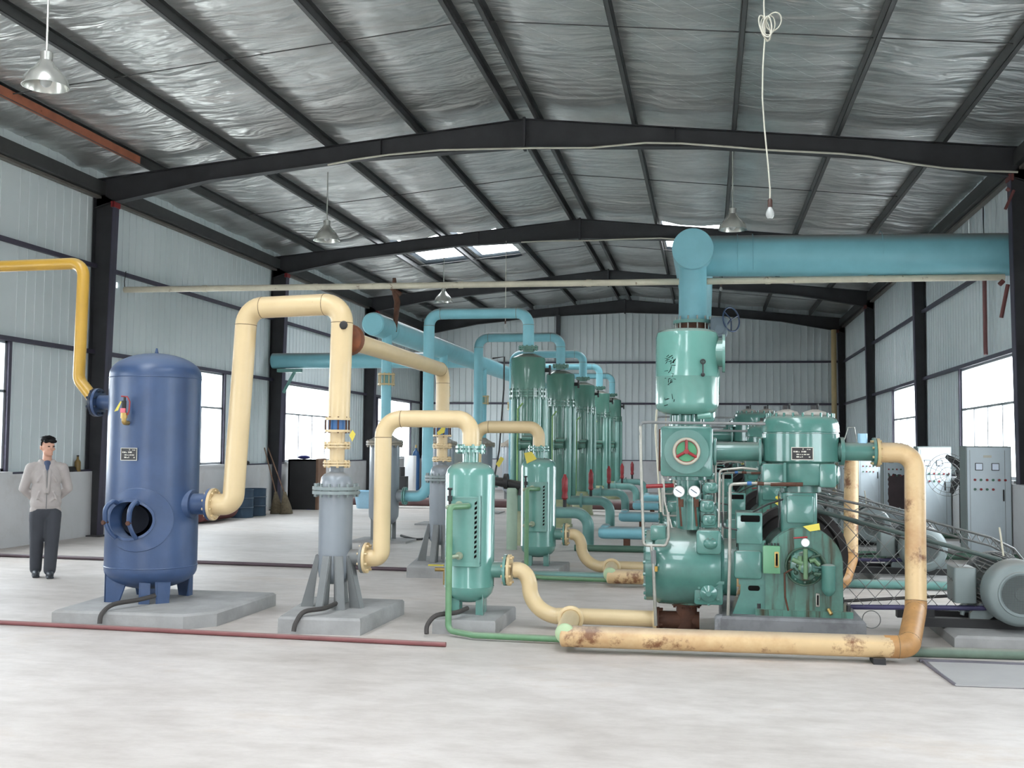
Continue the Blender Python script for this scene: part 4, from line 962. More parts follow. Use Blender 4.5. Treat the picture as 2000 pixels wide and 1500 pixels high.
for k, Yg in enumerate((13.3, 17.0, 21.0)):
    fpipe('floor_pipe', 'green floor pipe running right %s' % ['from the second separator', 'in front of the nearest cooler tower', 'in front of the second cooler tower'][k], V(-2.3+.3*k, Yg, .05), V(4.5, Yg+.1, .06), .05, AQUAG if k == 0 else mat('floor_pipe_dark', (70, 100, 84), .5))
def drain(u0, v0, pts, label):
    P = [at(u, v, z=z_) if False else V(*p) for p, z_ in []]
dr = [( [(-4.9-.03, 9.6, .21), (-5.02, 9.3, .19), (-5.12, 9.05, .18), (-5.14, 8.9, .12), (-5.14, 8.87, .04)], 'dark bent drain pipe over the front of the blue tank slab'),
      ( [(-3.22, 9.5, .20), (-3.24, 9.2, .19), (-3.36, 9.04, .18), (-3.40, 8.95, .10), (-3.41, 8.93, .03)], 'dark bent drain pipe over the near grey filter slab'),
      ( [(-2.05, 9.5, .19), (-2.1, 9.3, .18), (-2.24, 9.17, .17), (-2.30, 9.1, .1), (-2.30, 9.07, .03)], 'dark bent drain pipe over the near separator slab')]
for P, lb in dr: tag(MB().tube(cr_spline([V(*p) for p in P], 5), .02, 10).build('drain_hose', RUBBER, loc=P[-1]), lb, 'drain pipe')
tag(MB().tube(cr_spline([at(783, 1046, z=.06), at(815, 1053, z=.02), at(848, 1048, z=.02)], 6), .02, 8).build('drain_hose', BLACK, loc=at(815, 1053, z=0.0)), 'black hose sagging beside the nearest grey aftercooler', 'drain pipe')
m = MB(); q = at(850, 1112, z=.17); m.box(q-V(-.1, .02, .17), q+V(.14, .02, 0)); m.cyl(q, q+V(.3, 0, 0), .022); m.cyl(q+V(.12, 0, 0), q+V(.16, 0, 0), .04); bv = thing('drain_valve', 'small brass valve with yellow handle near the second filter slab', 'valve', q); m.build('valve_body', BRASS, bv)
MB().box(q+V(-.08, -.02, .04), q+V(.1, .02, .055)).build('handle', TAG, bv)
# long cords near the separators
cb_ = tag(MB().tube([at(962, 700, 17.0), at(985, 697, 17.0), at(984, 760, 17.0), at(975, 880, 17.0), at(966, 930, 17.0)], .014, 6).build('conduit', BLACK, loc=at(966, 930, 17)), 'thin dark cable beside the nearest cooler tower', 'cable'); q = at(976, 903, 16.9); MB().add([q+V(-.06, 0, -.03), q+V(.015, 0, .09), q+V(.07, 0, .055), q+V(-.01, 0, -.08)], [(0, 1, 2, 3)]).build('tag', TAG, cb_)
m = MB(); q0 = at(985, 940, 17.0); q1 = at(1022, 950, 17.0); m.cyl(q0-V(.15, 0, 0), q1, .07); m.cyl(q0, q0+V(.06, 0, 0), .12); m.cyl(q1-V(.02, 0, .14), q1+V(0, 0, .05), .07)
tag(m.build('black_elbow', BLACK, loc=q0), 'black flanged pipe piece between the two separators', 'pipe fitting')
m = MB(); q0 = at(1000, 1000, 17.0); m.cyl((q0.x, 17.0, .0), (q0.x, 17.0, .95), .085)
tag(m.build('pipe_post', mat('post_pale_green', (150, 170, 150), .5), loc=(q0.x, 17.0, 0)), 'pale green upright pipe left of the second separator', 'pipe')

# ------------------------------------------------------------------ compressor
YC = 9.65
def C(u, v, Y=YC): return at(u, v, Y)
VX = C(1563, 875).x; HX0, HX1 = C(1264, 1105).x, C(1414, 1105).x
PT = .235
pl = slab('machine_plinth', [(C(1412, 1200, 9.3).x-.02, 9.24), (C(1690, 1200, 9.3).x, 9.24), (C(1690, 1200, 9.3).x, 10.75), (C(1412, 1200, 9.3).x-.02, 10.75)], PT, 'oil stained concrete plinth under the near compressor', CONCD, 'machine plinths')


cm = thing('compressor', 'green two cylinder compressor nearest the viewer, beside the tall vessel', 'compressor', (VX, YC, PT), 'green reciprocating compressors')
# crankcase
cw = .315; za = .66
poly = [(VX-cw, PT), (VX+cw, PT), (VX+cw, za)]+[(VX+cw*cos(t), za+.30*sin(t)) for t in [pi*k/20 for k in range(1, 20)]]+[(VX-cw, za)]
poly = poly[::-1]
m = MB().prism(poly, 9.42, 10.0)
poly2 = [(VX+(x-VX)*.97, za+(z_-za)*.97 if z_ > PT+.01 else z_) for x, z_ in poly]; m.prism(poly2, 9.385, 9.43)
m.box((VX-cw-.07, 9.36, PT), (VX+cw+.07, 10.05, PT+.05)); m.build('crankcase', GREEN_OIL, cm, smooth=40)
m = MB(); m.cyl((VX+cw+.04, 9.42, PT), (VX+cw+.04, 9.42, PT+.10), .018); m.cyl((VX-cw-.04, 9.42, PT), (VX-cw-.04, 9.42, PT+.09), .018); m.cyl((VX+cw+.045, 9.9, PT), (VX+cw+.045, 9.9, PT+.10), .018); m.build('anchor_bolt', BLACK, cm)
zd0, zd1 = C(1560, 1030, 9.42).z, C(1560, 962, 9.42).z
dx0, dx1 = C(1526, 1000, 9.42).x, C(1597, 1000, 9.42).x
m = MB().rbox((dx0, 9.44, zd0-.06), (dx1, 9.86, zd1), .03, axis=2); m.rbox((C(1537, 1000, 9.4).x, 9.41, C(1560, 1022, 9.4).z), (C(1589, 1000, 9.4).x, 9.45, C(1560, 968, 9.4).z), .015); m.build('distance_piece', GREEN, cm)
# vertical cylinder
zc0, zc1 = C(1560, 950).z, C(1560, 812).z; R = .318; zg = C(1560, 845).z; zlow = C(1560, 905).z
m = MB().lathe([(.15, zd1-.01), (.17, zd1+.0), (.17, zc0+.01), (.27, zc0+.02), (.285, zc0+.05), (.285, zlow), (R, zlow+.02), (R, zg-.012), (R-.006, zg-.008), (R-.006, zg), (R+.003, zg+.004), (R, zg+.02), (R-.002, zc1-.08), (R-.02, zc1-.03), (R-.05, zc1-.005), (R-.10, zc1), (.0, zc1+.01)], (VX, YC, 0), n=56); m.bolts((VX, YC, zc1-.01), (0, 0, 1), R-.045, 22, .010, .028)
m.build('vertical_cylinder', GREEN, cm)
for u in (1536, 1591):
    q = C(u, 800, YC-.08); m = MB().lathe([(.10, .0), (.105, .01), (.09, .035), (.04, .05), (.03, .055)], (q.x, YC-.08, zc1-.005), n=24); mc = m.build('valve_cover', mat('valve_cover_dusty', (150, 146, 138), .6, dust=.4), cm)
    MB().box((q.x-.03, YC-.1, zc1+.045), (q.x+.01, YC-.06, zc1+.085)).cyl((q.x+.025, YC-.08, zc1+.04), (q.x+.025, YC-.08, zc1+.10), .009).build('lifting_eye', BLACK, mc)
m = MB(); a = C(1489, 952, YC-.25); b = C(1534, 906, YC-.25); m.rbox((a.x, YC-.26, a.z), (b.x, YC+.1, b.z), .02); m.box((C(1530, 950, YC-.25).x, YC-.29, a.z), (C(1535, 950, YC-.25).x, YC-.2, b.z+.01)); m.build('valve_chest', GREEN, cm)
m = MB(); a = C(1600, 952, YC-.25); b = C(1628, 906, YC-.25); m.rbox((a.x, YC-.26, a.z), (b.x+.02, YC+.1, b.z), .02); q = C(1622, 928, YC-.2); m.lathe([(.09, 0), (.09, .05), (.07, .075), (.02, .085)], (q.x-.0, YC-.12, q.z), (1, -.25, 0), 24); m.build('valve_chest', GREEN, cm)
# nozzle right
zn_ = C(1670, 882).z; m = MB(); m.cyl((VX+R-.06, YC-.04, zn_), (fx_-.01, YC-.05, zn_), .077); m.cyl((VX+R+.0, YC-.04, zn_), (VX+R+.03, YC-.04, zn_), .12); m.cyl((fx_-.026, YC-.05, zn_), (fx_-.003, YC-.05, zn_), .118, n=28); m.build('discharge_nozzle', GREEN, cm)
m = MB().cyl((C(1683, 862).x, YC-.05, zn_+.07), (C(1683, 862).x, YC-.05, zn_+.15), .04); m.build('nozzle_cap', PANE_BLUE, cm)
m = MB().tube([V(VX+R+.03, YC-.1, zn_+.1), V(VX+R+.06, YC-.1, zn_+.2), V(VX+R+.11, YC-.1, zn_+.2), V(VX+R+.13, YC-.1, zn_+.08)], .005, 6); m.build('loop_wire', BOLT, cm)
q = C(1567, 886, YC-R); plate(cm, V(q.x, YC-R+.0, q.z), .175, .105)
# intercooler box
bx0, bx1 = C(1292, 880).x, C(1392, 880).x; bz0, bz1 = C(1342, 930).z, C(1342, 833).z; BX = (bx0+bx1)/2; BZ = (bz0+bz1)/2
m = MB().rbox((bx0, YC-.21, bz0), (bx1, YC+.22, bz1), .03); m.cyl((BX, YC-.2, BZ), (BX, YC-.235, BZ), .185, n=48); m.build('intercooler_box', GREEN, cm)
m = MB(); m.bolts((BX, YC-.235, BZ), (0, 1, 0), .165, 6, .008, .006); m.build('cover_bolts', GREEN, cm)
m = MB().cyl((BX, YC-.234, BZ), (BX, YC-.238, BZ), .098, n=40); m.build('wheel_backing', mat('bright_green', (70, 150, 104), .4), cm)
m = MB().ring((BX, YC-.255, BZ), (0, 1, 0), .103, .013, 48, 10); hw = m.build('handwheel_rim', mat('rim_cream', (172, 164, 148), .4), cm)
m = MB()
for t_ in (pi/2, pi/2+2*pi/3, pi/2-2*pi/3): m.cyl((BX, YC-.255, BZ), (BX+.1*cos(t_), YC-.255, BZ+.1*sin(t_)), .013, n=8)
m.cyl((BX, YC-.23, BZ), (BX, YC-.27, BZ), .022); m.ring((BX, YC-.252, BZ), (0, 1, 0), .092, .006, 40, 8); m.build('spokes', REDV, hw)
m = MB(); m.cyl((bx1-.02, YC, C(1440, 882).z), (VX-R+.03, YC, C(1440, 882).z), .082); q_ = C(1440, 882).z
m.rbox((bx1-.0, YC-.13, q_-.12), (bx1+.03, YC+.13, q_+.12), .04, axis=0); m.rbox((VX-R-.03, YC-.13, q_-.12), (VX-R-.005, YC+.13, q_+.12), .03, axis=0); m.build('transfer_pipe', GREEN, cm)
m = MB().lathe([(.16, bz1-.01), (.16, bz1+.03), (.13, bz1+.035), (.13, C(1342, 812).z), (.15, C(1342, 812).z+.005)], (BX, YC, 0), n=32); m.bolts((BX, YC, bz1+.05), (0, 0, 1), .145, 8, .011, .05); m.build('upper_neck', GREEN, cm)
m = MB().cyl(C(1362, 813, YC-.15), C(1388, 811, YC-.15), .028); m.build('air_filter', TOWERLT, cm)
hz_ = C(1345, 1105).z
m = MB().lathe([(.15, bz0+.01), (.15, bz0-.03), (.105, bz0-.035), (.105, hz_+.25)], (BX+.015, YC, 0), n=28); m.build('lower_neck', GREEN, cm)
m = MB(); a = C(1335, 1035, YC-.22); b = C(1372, 968, YC-.22); m.cyl(((a.x+b.x)/2, YC-.16, a.z), ((a.x+b.x)/2, YC-.16, b.z), .055); m.lathe([(.07, 0), (.07, .02)], ((a.x+b.x)/2, YC-.16, b.z-.05), n=20); m.build('oil_separator', GREEN, cm)
for u in (1326, 1356):
    q = C(u, 960, YC-.24); m = MB().lathe([(.048, 0), (.05, .006), (.05, .03), (.04, .034)], q, (0, 1, 0), 28); g_ = m.build('gauge', BOLT, cm)
    MB().cyl(q-V(0, .001, 0), q+V(0, .002, 0), .044, n=28).build('dial', WHITE, g_); MB().cyl(q+V(-.028, -.004, .02), q+V(.022, -.004, -.014), .003, n=6).build('needle', BLACK, g_)
    m = MB().cyl(q+V(.0, .015, -.045), C(u+5, 1028, YC-.24), .009, n=8); m.cyl(C(u+4, 975, YC-.22), C(u+4, 990, YC-.22), .022, n=8); m.build('gauge_line', RUST, cm)
m = MB().cyl(C(1262, 950, YC-.1), C(1316, 948, YC-.1), .018, n=8); m.build('red_lever', REDV, cm)
# horizontal cylinder
L_ = HX1-HX0
m = MB().lathe([(.0, -.02), (.22, -.02), (.27, 0), (.30, .0), (.30, .055), (.285, .06), (.285, .07), (.305, .075), (.322, .10), (.327, .2), (.327, L_-.12), (.30, L_-.03), (.24, L_), (.24, L_+.10)], (HX0, YC, hz_), (1, 0, 0), 56); m.bolts((HX0+.03, YC, hz_), (1, 0, 0), .285, 18, .014, .05); m.build('horizontal_cylinder', GREEN, cm)
m = MB(); a = C(1372, 1082, YC-.30); b = C(1409, 1040, YC-.30); m.rbox((a.x-.05, YC-.33, a.z), (b.x, YC-.02, b.z+.02), .03); q = C(1390, 1062, YC-.34); m.sphere((q.x-.01, YC-.32, q.z), .062, 16, (1, .6, .8)); m.cyl((q.x-.01, YC-.33, q.z+.05), (q.x-.01, YC-.37, q.z+.05), .014); m.build('valve_chest', GREEN, cm)
m = MB(); a = C(1356, 1180, YC-.26); b = C(1412, 1136, YC-.26); m.bolts(((a.x+b.x)/2, YC-.29, (a.z+b.z)/2), (0, 1, 0), .09, 6, .010, .012); m.rbox((a.x, YC-.28, a.z), (b.x, YC+.05, b.z), .02); m.box((a.x-.01, YC-.29, b.z-.02), (b.x+.01, YC-.1, b.z+.005)); m.lathe([(.075, 0), (.07, .03), (.03, .05), (.02, .06)], ((a.x+b.x)/2, YC-.27, (a.z+b.z)/2), (0, -1, 0), 20); m.build('valve_chest', GREEN, cm)
m = MB(); a = C(1270, 1056, YC-.22); b = C(1300, 1026, YC-.22); m.rbox((a.x, YC-.22, a.z), (b.x, YC, b.z), .02); m.build('terminal_pad', GREEN, cm)
for u, vv, s in ((1381, 988, .06), (1385, 1015, .055), (1388, 952, .055)):
    q = C(u, vv, YC-.15); m = MB().rbox((q.x-s, YC-.22, q.z-s*.85), (q.x+s, YC, q.z+s*.8), .025); m.sphere((q.x+.01, YC-.21, q.z), s*.7, 14, (1, .5, .9)); m.build('valve_chest', GREEN, cm)
m = MB(); m.cyl((BX+.04, YC, .275), (BX+.04, YC, .33), .12); m.build('suction_flange', GREEN_OIL, cm)
# link frame
lx0, lx1 = C(1438, 1050, YC-.25).x, C(1489, 1050, YC-.25).x
def zl_(v): return C(1460, v, YC-.25).z
m = MB(); m.rbox((lx0, YC-.27, zl_(1062)), (lx1, YC+.12, zl_(1001)), .012); m.rbox((lx0-.02, YC-.28, zl_(1130)), (lx1-.005, YC-.2, zl_(1075)), .025); m.box((lx0+.02, YC-.25, zl_(1142)), (lx1+.025, YC+.2, zl_(1055)))
poly = [(lx0-.03, PT), (lx1+.03, PT), (lx1+.03, zl_(1128)), (lx0+.04, zl_(1128)), (lx0+.03, zl_(1160))][::-1]; m.prism(poly, YC-.24, YC+.15); m.build('link_frame', GREEN, cm)
MB().rbox((lx0+.035, YC-.273, zl_(1019)), (lx1-.02, YC-.268, zl_(1006)), .012).build('slot_shade_plate', DARK, cm); q = C(1472, 1149, YC-.24); MB().rbox((q.x-.045, YC-.243, q.z-.02), (q.x+.05, YC-.238, q.z+.022), .018).build('slot_shade_plate', DARK, cm)  # dark plates on the casting, their colour standing in for shaded slots
# lubricator box
m = MB(); a = C(1490, 1119, 9.36); b = C(1523, 1066, 9.36); m.rbox((a.x, 9.32, a.z), (b.x, 9.43, b.z), .006); lb_ = m.build('oil_box', GREEN_LT, cm)
m = MB(); 
for k in range(5): m.cyl((a.x+.02+k*.026, 9.37, b.z), (a.x+.02+k*.026, 9.37, b.z+.02), .007, n=8)
m.build('oil_feed', BLACK, lb_)
m = MB().rbox((b.x-.045, 9.313, a.z+.05), (b.x-.01, 9.322, b.z-.045), .008); m.build('sight_glass', BRASS, lb_); MB().rbox((b.x-.036, 9.308, a.z+.065), (b.x-.019, 9.316, b.z-.06), .006).build('glass', DARK, lb_)
# oil pump
q = C(1571, 1106, 9.38); m = MB().lathe([(.145, 0), (.145, .02), (.13, .025), (.11, .05), (.06, .06), (.05, .11), (.02, .12)], (q.x, 9.385, q.z-.0), (0, -1, 0), 32); m.bolts((q.x, 9.36, q.z), (0, 1, 0), .125, 10, .01, .015); pm = m.build('oil_pump', GREEN_OIL, cm)
m = MB(); m.cyl((q.x, 9.27, q.z-.09), (q.x, 9.27, q.z+.15), .018); m.cyl((q.x-.1, 9.3, q.z+.06), (q.x-.02, 9.28, q.z+.03), .02); m.tube([q+V(.03, -.09, .05), q+V(.07, -.08, .06), q+V(.11, -.07, .02)], .02, 10); m.cyl(q+V(-.04, -.09, -.02), q+V(-.04, -.09, .09), .02); m.build('pump_fittings', mat('fitting_green', (86, 116, 82), .45, var=.2, scale=20, stain=.4), pm)
m = MB(); rg = random.Random(4)
for k in range(9):
    t_ = rg.uniform(0, 6.28); r1 = rg.uniform(.05, .13); p1 = q+V(r1*cos(t_), -.04-rg.uniform(0, .05), r1*sin(t_)); p2 = p1+V(rg.uniform(-.06, .06), -.01, rg.uniform(-.06, .06)); m.cyl(p1, p2, rg.uniform(.008, .018), n=8); m.sphere(p1, .02, 8)
m.tube([q+V(.05, -.08, .08), q+V(.12, -.07, .10), q+V(.16, -.06, .03), q+V(.20, -.05, .0)], .012, 8); m.ring(q+V(0, -.03, 0), (0, 1, 0), .15, .008, 28, 6)
m.build('pump_piping', mat('dark_fitting', (52, 78, 62), .5, var=.4, scale=25, stain=.6, stainc=(40, 38, 26)), pm)
qg = C(1573, 1060, 9.27); m = MB().lathe([(.035, 0), (.037, .02), (.03, .025)], qg, (0, 1, 0), 24); g_ = m.build('gauge', BOLT, cm); MB().cyl(qg-V(0, .001, 0), qg+V(0, .003, 0), .031, n=24).build('dial', WHITE, g_)
m = MB().cyl(C(1550, 1051, 9.3), C(1577, 1049, 9.3), .007, n=8); m.build('red_lever', REDV, cm)
m = MB().tube([q+V(-.1, -.05, -.02), q+V(-.16, -.03, -.06), q+V(-.155, -.02, -.25), q+V(-.13, -.02, -.36)], .008, 8); m.build('oil_line', RUST, cm)
qf = C(1618, 1108, 9.32); m = MB().lathe([(.02, -.23), (.045, -.205), (.057, -.18), (.057, -.01), (.06, 0), (.06, .015), (.04, .025), (.015, .03)], qf, n=24); m.cyl(qf+V(-.12, .02, .0), qf+V(-.03, 0, 0), .015); m.build('oil_filter', GREEN, cm)
qs = C(1597, 1172, 9.38); m = MB().rbox((qs.x-.016, 9.37, qs.z-.055), (qs.x+.016, 9.39, qs.z+.055), .008); sg = m.build('level_glass', TUBE, cm); MB().rbox((qs.x-.007, 9.366, qs.z-.04), (qs.x+.007, 9.372, qs.z+.04), .005).build('glass', DARK, sg)
m = MB().cyl(C(1618, 1190, 9.36), C(1624, 1200, 9.33), .015); m.build('drain_cock', BRASS, cm)
m = MB().add([C(1568, 1028, 9.36), C(1582, 1038, 9.35), C(1602, 1035, 9.35), C(1600, 1022, 9.38)], [(0, 1, 2, 3)]); m.build('tag', TAG, cm)
m = MB().sphere(C(1519, 972, 9.4), .02, 10, (1, .6, .8)); m.build('yellow_knob', TAG, cm)
# tubes
def tb(pts, r=.010, m_=TUBE, Yt=YC-.34, name='tube'):
    P = [C(u, v, Yt) for u, v in pts]; MB().tube(bend(P, .03, 4), r, 10).build(name, m_, cm)
tb([(1251, 832), (1252, 900), (1255, 1000), (1257, 1065), (1300, 1066), (1306, 1050), (1305, 1000)], .0125)
tb([(1251, 850), (1251, 826), (1265, 825), (1495, 828)], .012, GREYD)
tb([(1283, 800), (1280, 840), (1287, 950), (1291, 1000)], .009, CREAM, YC+.3)
tb([(1290, 838), (1289, 920)], .013, RUST, YC+.28)
tb([(1404, 1030), (1406, 918), (1450, 914), (1480, 917)], .010)
tb([(1421, 1226), (1425, 1100), (1426, 946), (1470, 944), (1520, 945), (1565, 946)], .0135)
tb([(1505, 946), (1568, 946)], .017, RUST); tb([(1459, 944), (1468, 944)], .017, BLUEC); tb([(1479, 944), (1492, 945)], .016, RUST)
tb([(1272, 1066), (1276, 1100), (1281, 1222)], .014); tb([(1276, 1075), (1277, 1100)], .022, GREYD); tb([(1281, 1106), (1281, 1116)], .015, YELLOW)
tb([(1296, 935), (1298, 980), (1312, 1030)], .008); tb([(1410, 1000), (1412, 1030), (1440, 1035)], .008, BLACK)
tb([(1560, 965), (1500, 985), (1470, 1000)], .008, BLACK, YC-.2); tb([(1520, 965), (1524, 1000), (1520, 1030)], .005, BLACK)
q = C(1415, 1200, 9.3); m = MB().rbox((q.x-.08, 9.26, .02), (q.x+.035, 9.42, .23), .03); m.build('wrapped_bundle', mat('grey_wrap', (128, 128, 130), .6, var=.3, scale=30, bump=.4), cm)
# flywheel
fq = V(VX, 10.25, .66)
m = MB().lathe([(.05, -.12), (.1, -.12), (.1, -.07), (.36, -.05), (.38, -.10), (.445, -.10), (.445, -.06), (.43, -.05), (.445, -.04), (.445, 0), (.43, .01), (.445, .02), (.445, .1), (.38, .1), (.36, .05), (.1, .06), (.05, .06)], fq, (0, 1, 0), 64); m.build('flywheel', FLYW, cm)

# vessel
vs_ = thing('buffer_vessel', 'shiny green buffer vessel standing on the near compressor', 'vessel', (BX, YC, C(1342, 808).z), 'green buffer vessels')
z0, z1 = C(1342, 806).z, C(1342, 645).z; VR = .268
m = MB().lathe([(.13, z0-.02), (.19, z0-.015), (.24, z0+.01), (.262, z0+.04), (VR, z0+.08), (VR, z0+.3), (VR+.003, z0+.305), (VR, z0+.31), (VR, z1-.07), (.258, z1-.03), (.23, z1-.008), (.2, z1), (.0, z1+.003)], (BX+.0, YC, 0), n=56); m.build('shell', SEPG, vs_)
zq = C(1400, 690).z; m = MB(); m.cyl((BX+VR-.08, YC, zq), (BX+VR+.045, YC, zq), .12); m.cyl((BX+VR+.03, YC, zq), (BX+VR+.052, YC, zq), .165, n=36); m.build('side_nozzle', SEPG, vs_)
q = C(1373, 718, YC-.25); m = MB().cyl(q+V(0, -.01, -.06), q+V(0, -.01, .07), .006, n=8); m.sphere(q+V(0, -.01, -.06), .018, 10); m.ring(q+V(0, -.01, .05), (0, 1, 0), .018, .006, 16, 6); m.build('handle', BLACK, vs_)
rg = random.Random(11); m = MB()
for k in range(34):
    u = 1306+rg.uniform(-8, 11); vv = rg.choice([705, 715, 730, 742, 750, 785, 790])+rg.uniform(-4, 4)
    q = C(u, vv, YC); x = q.x-BX; y = YC-math.sqrt(max(VR**2-x*x, 0))-.003
    L = rg.uniform(.012, .04); a = rg.uniform(-.6, 1.8); yy_ = YC-math.sqrt(VR**2-(x+L*cos(a))**2)-.003; m.add([(q.x, y, q.z), (q.x+.006, y, q.z-.004), (q.x+.004+L*cos(a), yy_, q.z+L*sin(a)), (q.x+L*cos(a), yy_, q.z+L*sin(a)+.005)], [(0, 1, 2, 3)])
m.build('scrawled_marks', DARK, vs_)
# motor
MX, MZ, MR = at(1992, 1160, 9.75).x, at(1992, 1160, 9.75).z, .27
ms = slab('motor_plinth', [(1.97, 9.55), (4.1, 9.6), (4.1, 11.2), (1.97, 11.2)], .10, 'low grey concrete plinth under the near motor', CONC, 'motor plinths')
mo = thing('electric_motor', 'large grey electric motor at the right edge, fan cover facing', 'motor', (MX, 10.2, .15), 'grey electric motors')
m = MB().lathe([(.0, -.005), (.05, -.008), (.055, 0), (.16, -.004), (.168, -.01), (.18, -.01), (.185, 0), (.235, .01), (.255, .03), (MR, .07), (MR+.002, .22), (.25, .24)], (MX, 9.7, MZ), (0, 1, 0), 56); m.build('fan_cover', GREYM, mo)
m = MB(); 
for k in range(-16, 17):
    h = .155**2-(k*.0095)**2
    if h > 0:
        h = math.sqrt(h); m.box((MX+k*.0095-.0012, 9.688, MZ-h), (MX+k*.0095+.0012, 9.691, MZ+h)); m.box((MX-h, 9.688, MZ+k*.0095-.0012), (MX+h, 9.691, MZ+k*.0095+.0012))
m.build('fan_grille', mat('grille_dark', (84, 88, 86), .5), mo)
m = MB().cyl((MX, 9.92, MZ), (MX, 10.6, MZ), .235, n=40)
for k in range(44):
    t_ = 2*pi*k/44; d = V(cos(t_), 0, sin(t_)); n_ = V(-sin(t_), 0, cos(t_))*.004; c = V(MX, 0, MZ)
    vs = [c+d*.23+n_+V(0, 9.95, 0), c+d*.268+n_+V(0, 9.95, 0), c+d*.268+n_+V(0, 10.5, 0), c+d*.23+n_+V(0, 10.5, 0)]; vs += [x-2*n_ for x in vs]
    m.add(vs, [(0,1,2,3),(7,6,5,4),(0,4,5,1),(1,5,6,2),(2,6,7,3),(3,7,4,0)])
m.cyl((MX, 10.5, MZ), (MX, 10.6, MZ), .275, n=40); m.lathe([(.27, 0), (.2, .06), (.06, .08)], (MX, 10.6, MZ), (0, 1, 0), 40); m.build('finned_body', GREYD, mo)
m = MB().cyl((MX, 10.62, MZ), (MX, 10.86, MZ), .03); m.cyl((MX, 10.7, MZ), (MX, 10.86, MZ), .13, n=32); m.build('pulley', FLYW, mo)
a = at(1859, 1175, 10.05); b = at(1897, 1107, 10.05); m = MB().rbox((a.x, 9.95, a.z), (b.x+.02, 10.25, b.z), .02, axis=2); m.cyl((b.x, 10.1, (a.z+b.z)/2), (MX-.2, 10.15, MZ), .07); m.cyl(((a.x+b.x)/2, 10.05, .2), ((a.x+b.x)/2+.03, 10.05, a.z), .018); m.build('terminal_box', GREYM, mo)
for s in (-1, 1):
    for yy in (10.02, 10.42):
        m = MB().add([(MX+s*.1, yy, MZ-.2), (MX+s*.24, yy, MZ-.12), (MX+s*.33, yy, .22), (MX+s*.33, yy, .17), (MX+s*.18, yy, .17), (MX+s*.1, yy+.05, MZ-.2), (MX+s*.24, yy+.05, MZ-.12), (MX+s*.33, yy+.05, .22), (MX+s*.33, yy+.05, .17), (MX+s*.18, yy+.05, .17)], [(0,1,2,3,4),(9,8,7,6,5),(0,5,6,1),(1,6,7,2),(2,7,8,3),(3,8,9,4),(4,9,5,0)]); m.build('foot', GREYM, mo)
for yy in (9.98, 10.45):
    m = MB().box((MX-.85, yy, .10), (MX+.45, yy+.1, .175)); m.box((MX-.7, yy+.02, .175), (MX-.62, yy+.08, .24)); m.build('slide_rail', BLACK, mo)
m = MB().cyl(at(1960, 1086, 10.0), at(1952, 1030, 10.0), .008, n=8); m.build('lever_rod', CREAM, mo)
# belt guard
GYf, GYb = 10.02, 10.75
bg_ = thing('belt_guard', 'wire mesh belt guard between the near compressor and its motor', 'guard', (1.7, GYf, .15), 'mesh belt guards')
def G(u, v, Y=GYf): return at(u, v, Y)
tl, tr_, bl, brr = G(1600, 1000), G(1930, 1086), G(1655, 1186), G(1905, 1187)
m = MB(); m.tube([tl-V(.05, 0, -.02), tr_+V(.1, 0, -.03)], .02, 10); m.build('top_rail', POLYG, bg_)
m = MB(); m.tube([bl-V(.1, 0, 0), brr+V(.1, 0, 0)], .022, 10); m.build('bottom_rail', mat('rail_indigo', (62, 58, 92), .5), bg_)
bt0, bt1 = at(1596, 968, GYb), at(1760, 1003, GYb)
P = [bt0-V(.1, 0, -.03), bt1, at(1860, 1030, GYb), at(1935, 1050, GYb), at(1980, 1072, GYb), at(2003, 1100, GYb)]
m = MB().tube(P, .012, 8); P2 = [p-V(0, 0, .075) for p in P[:-1]]; m.tube(P2, .010, 8)
for i in range(len(P2)-1):
    a, b = P[i], P[i+1]; c, d = P2[i], P2[min(i+1, len(P2)-1)]
    for k in range(4): m.cyl(c.lerp(d, k/4), a.lerp(b, (k+.5)/4), .004, n=6); m.cyl(a.lerp(b, (k+.5)/4), c.lerp(d, (k+1)/4), .004, n=6)
m.build('back_rail', GALV, bg_)
m = MB()
for i in (0, 2, 3): m.cyl(P[i], V(P[i].x, GYf, max(.6, tl.z+(P[i].x-tl.x)*(tr_.z-tl.z)/(tr_.x-tl.x))), .008, n=6)
m.build('cross_bar', GALV, bg_)
m = MB(); m.ring(at(1702, 1210, GYf), (0, 1, 0), .075, .004, 28, 6); m.build('wire_loop', GALV, bg_)
m = MB(); pit = .155
def clipline(x0, z0, dx, dz):
    lo, hi = -9, 9   # half-planes: inside quad
    q = [bl, brr, tr_, tl]
    for i in range(4):
        a, b = q[i], q[(i+1) % 4]; nx, nz = -(b.z-a.z), (b.x-a.x)
        den = nx*dx+nz*dz; num = nx*(x0-a.x)+nz*(z0-a.z)
        if abs(den) < 1e-9:
            if num < 0: return None
            continue
        t = -num/den
        if den > 0: lo = max(lo, t)
        else: hi = min(hi, t)
    return (lo, hi) if hi > lo+.02 else None
for s in (-1, 1):
    for k in range(-40, 60):
        x0 = bl.x+k*pit; z0 = bl.z; r = clipline(x0, z0, .66*s, .75)
        if r: m.cyl((x0+.66*s*r[0], GYf+.012*s, z0+.75*r[0]), (x0+.66*s*r[1], GYf+.012*s, z0+.75*r[1]), .0032, n=5)
m.build('wire_mesh', GALV, bg_)
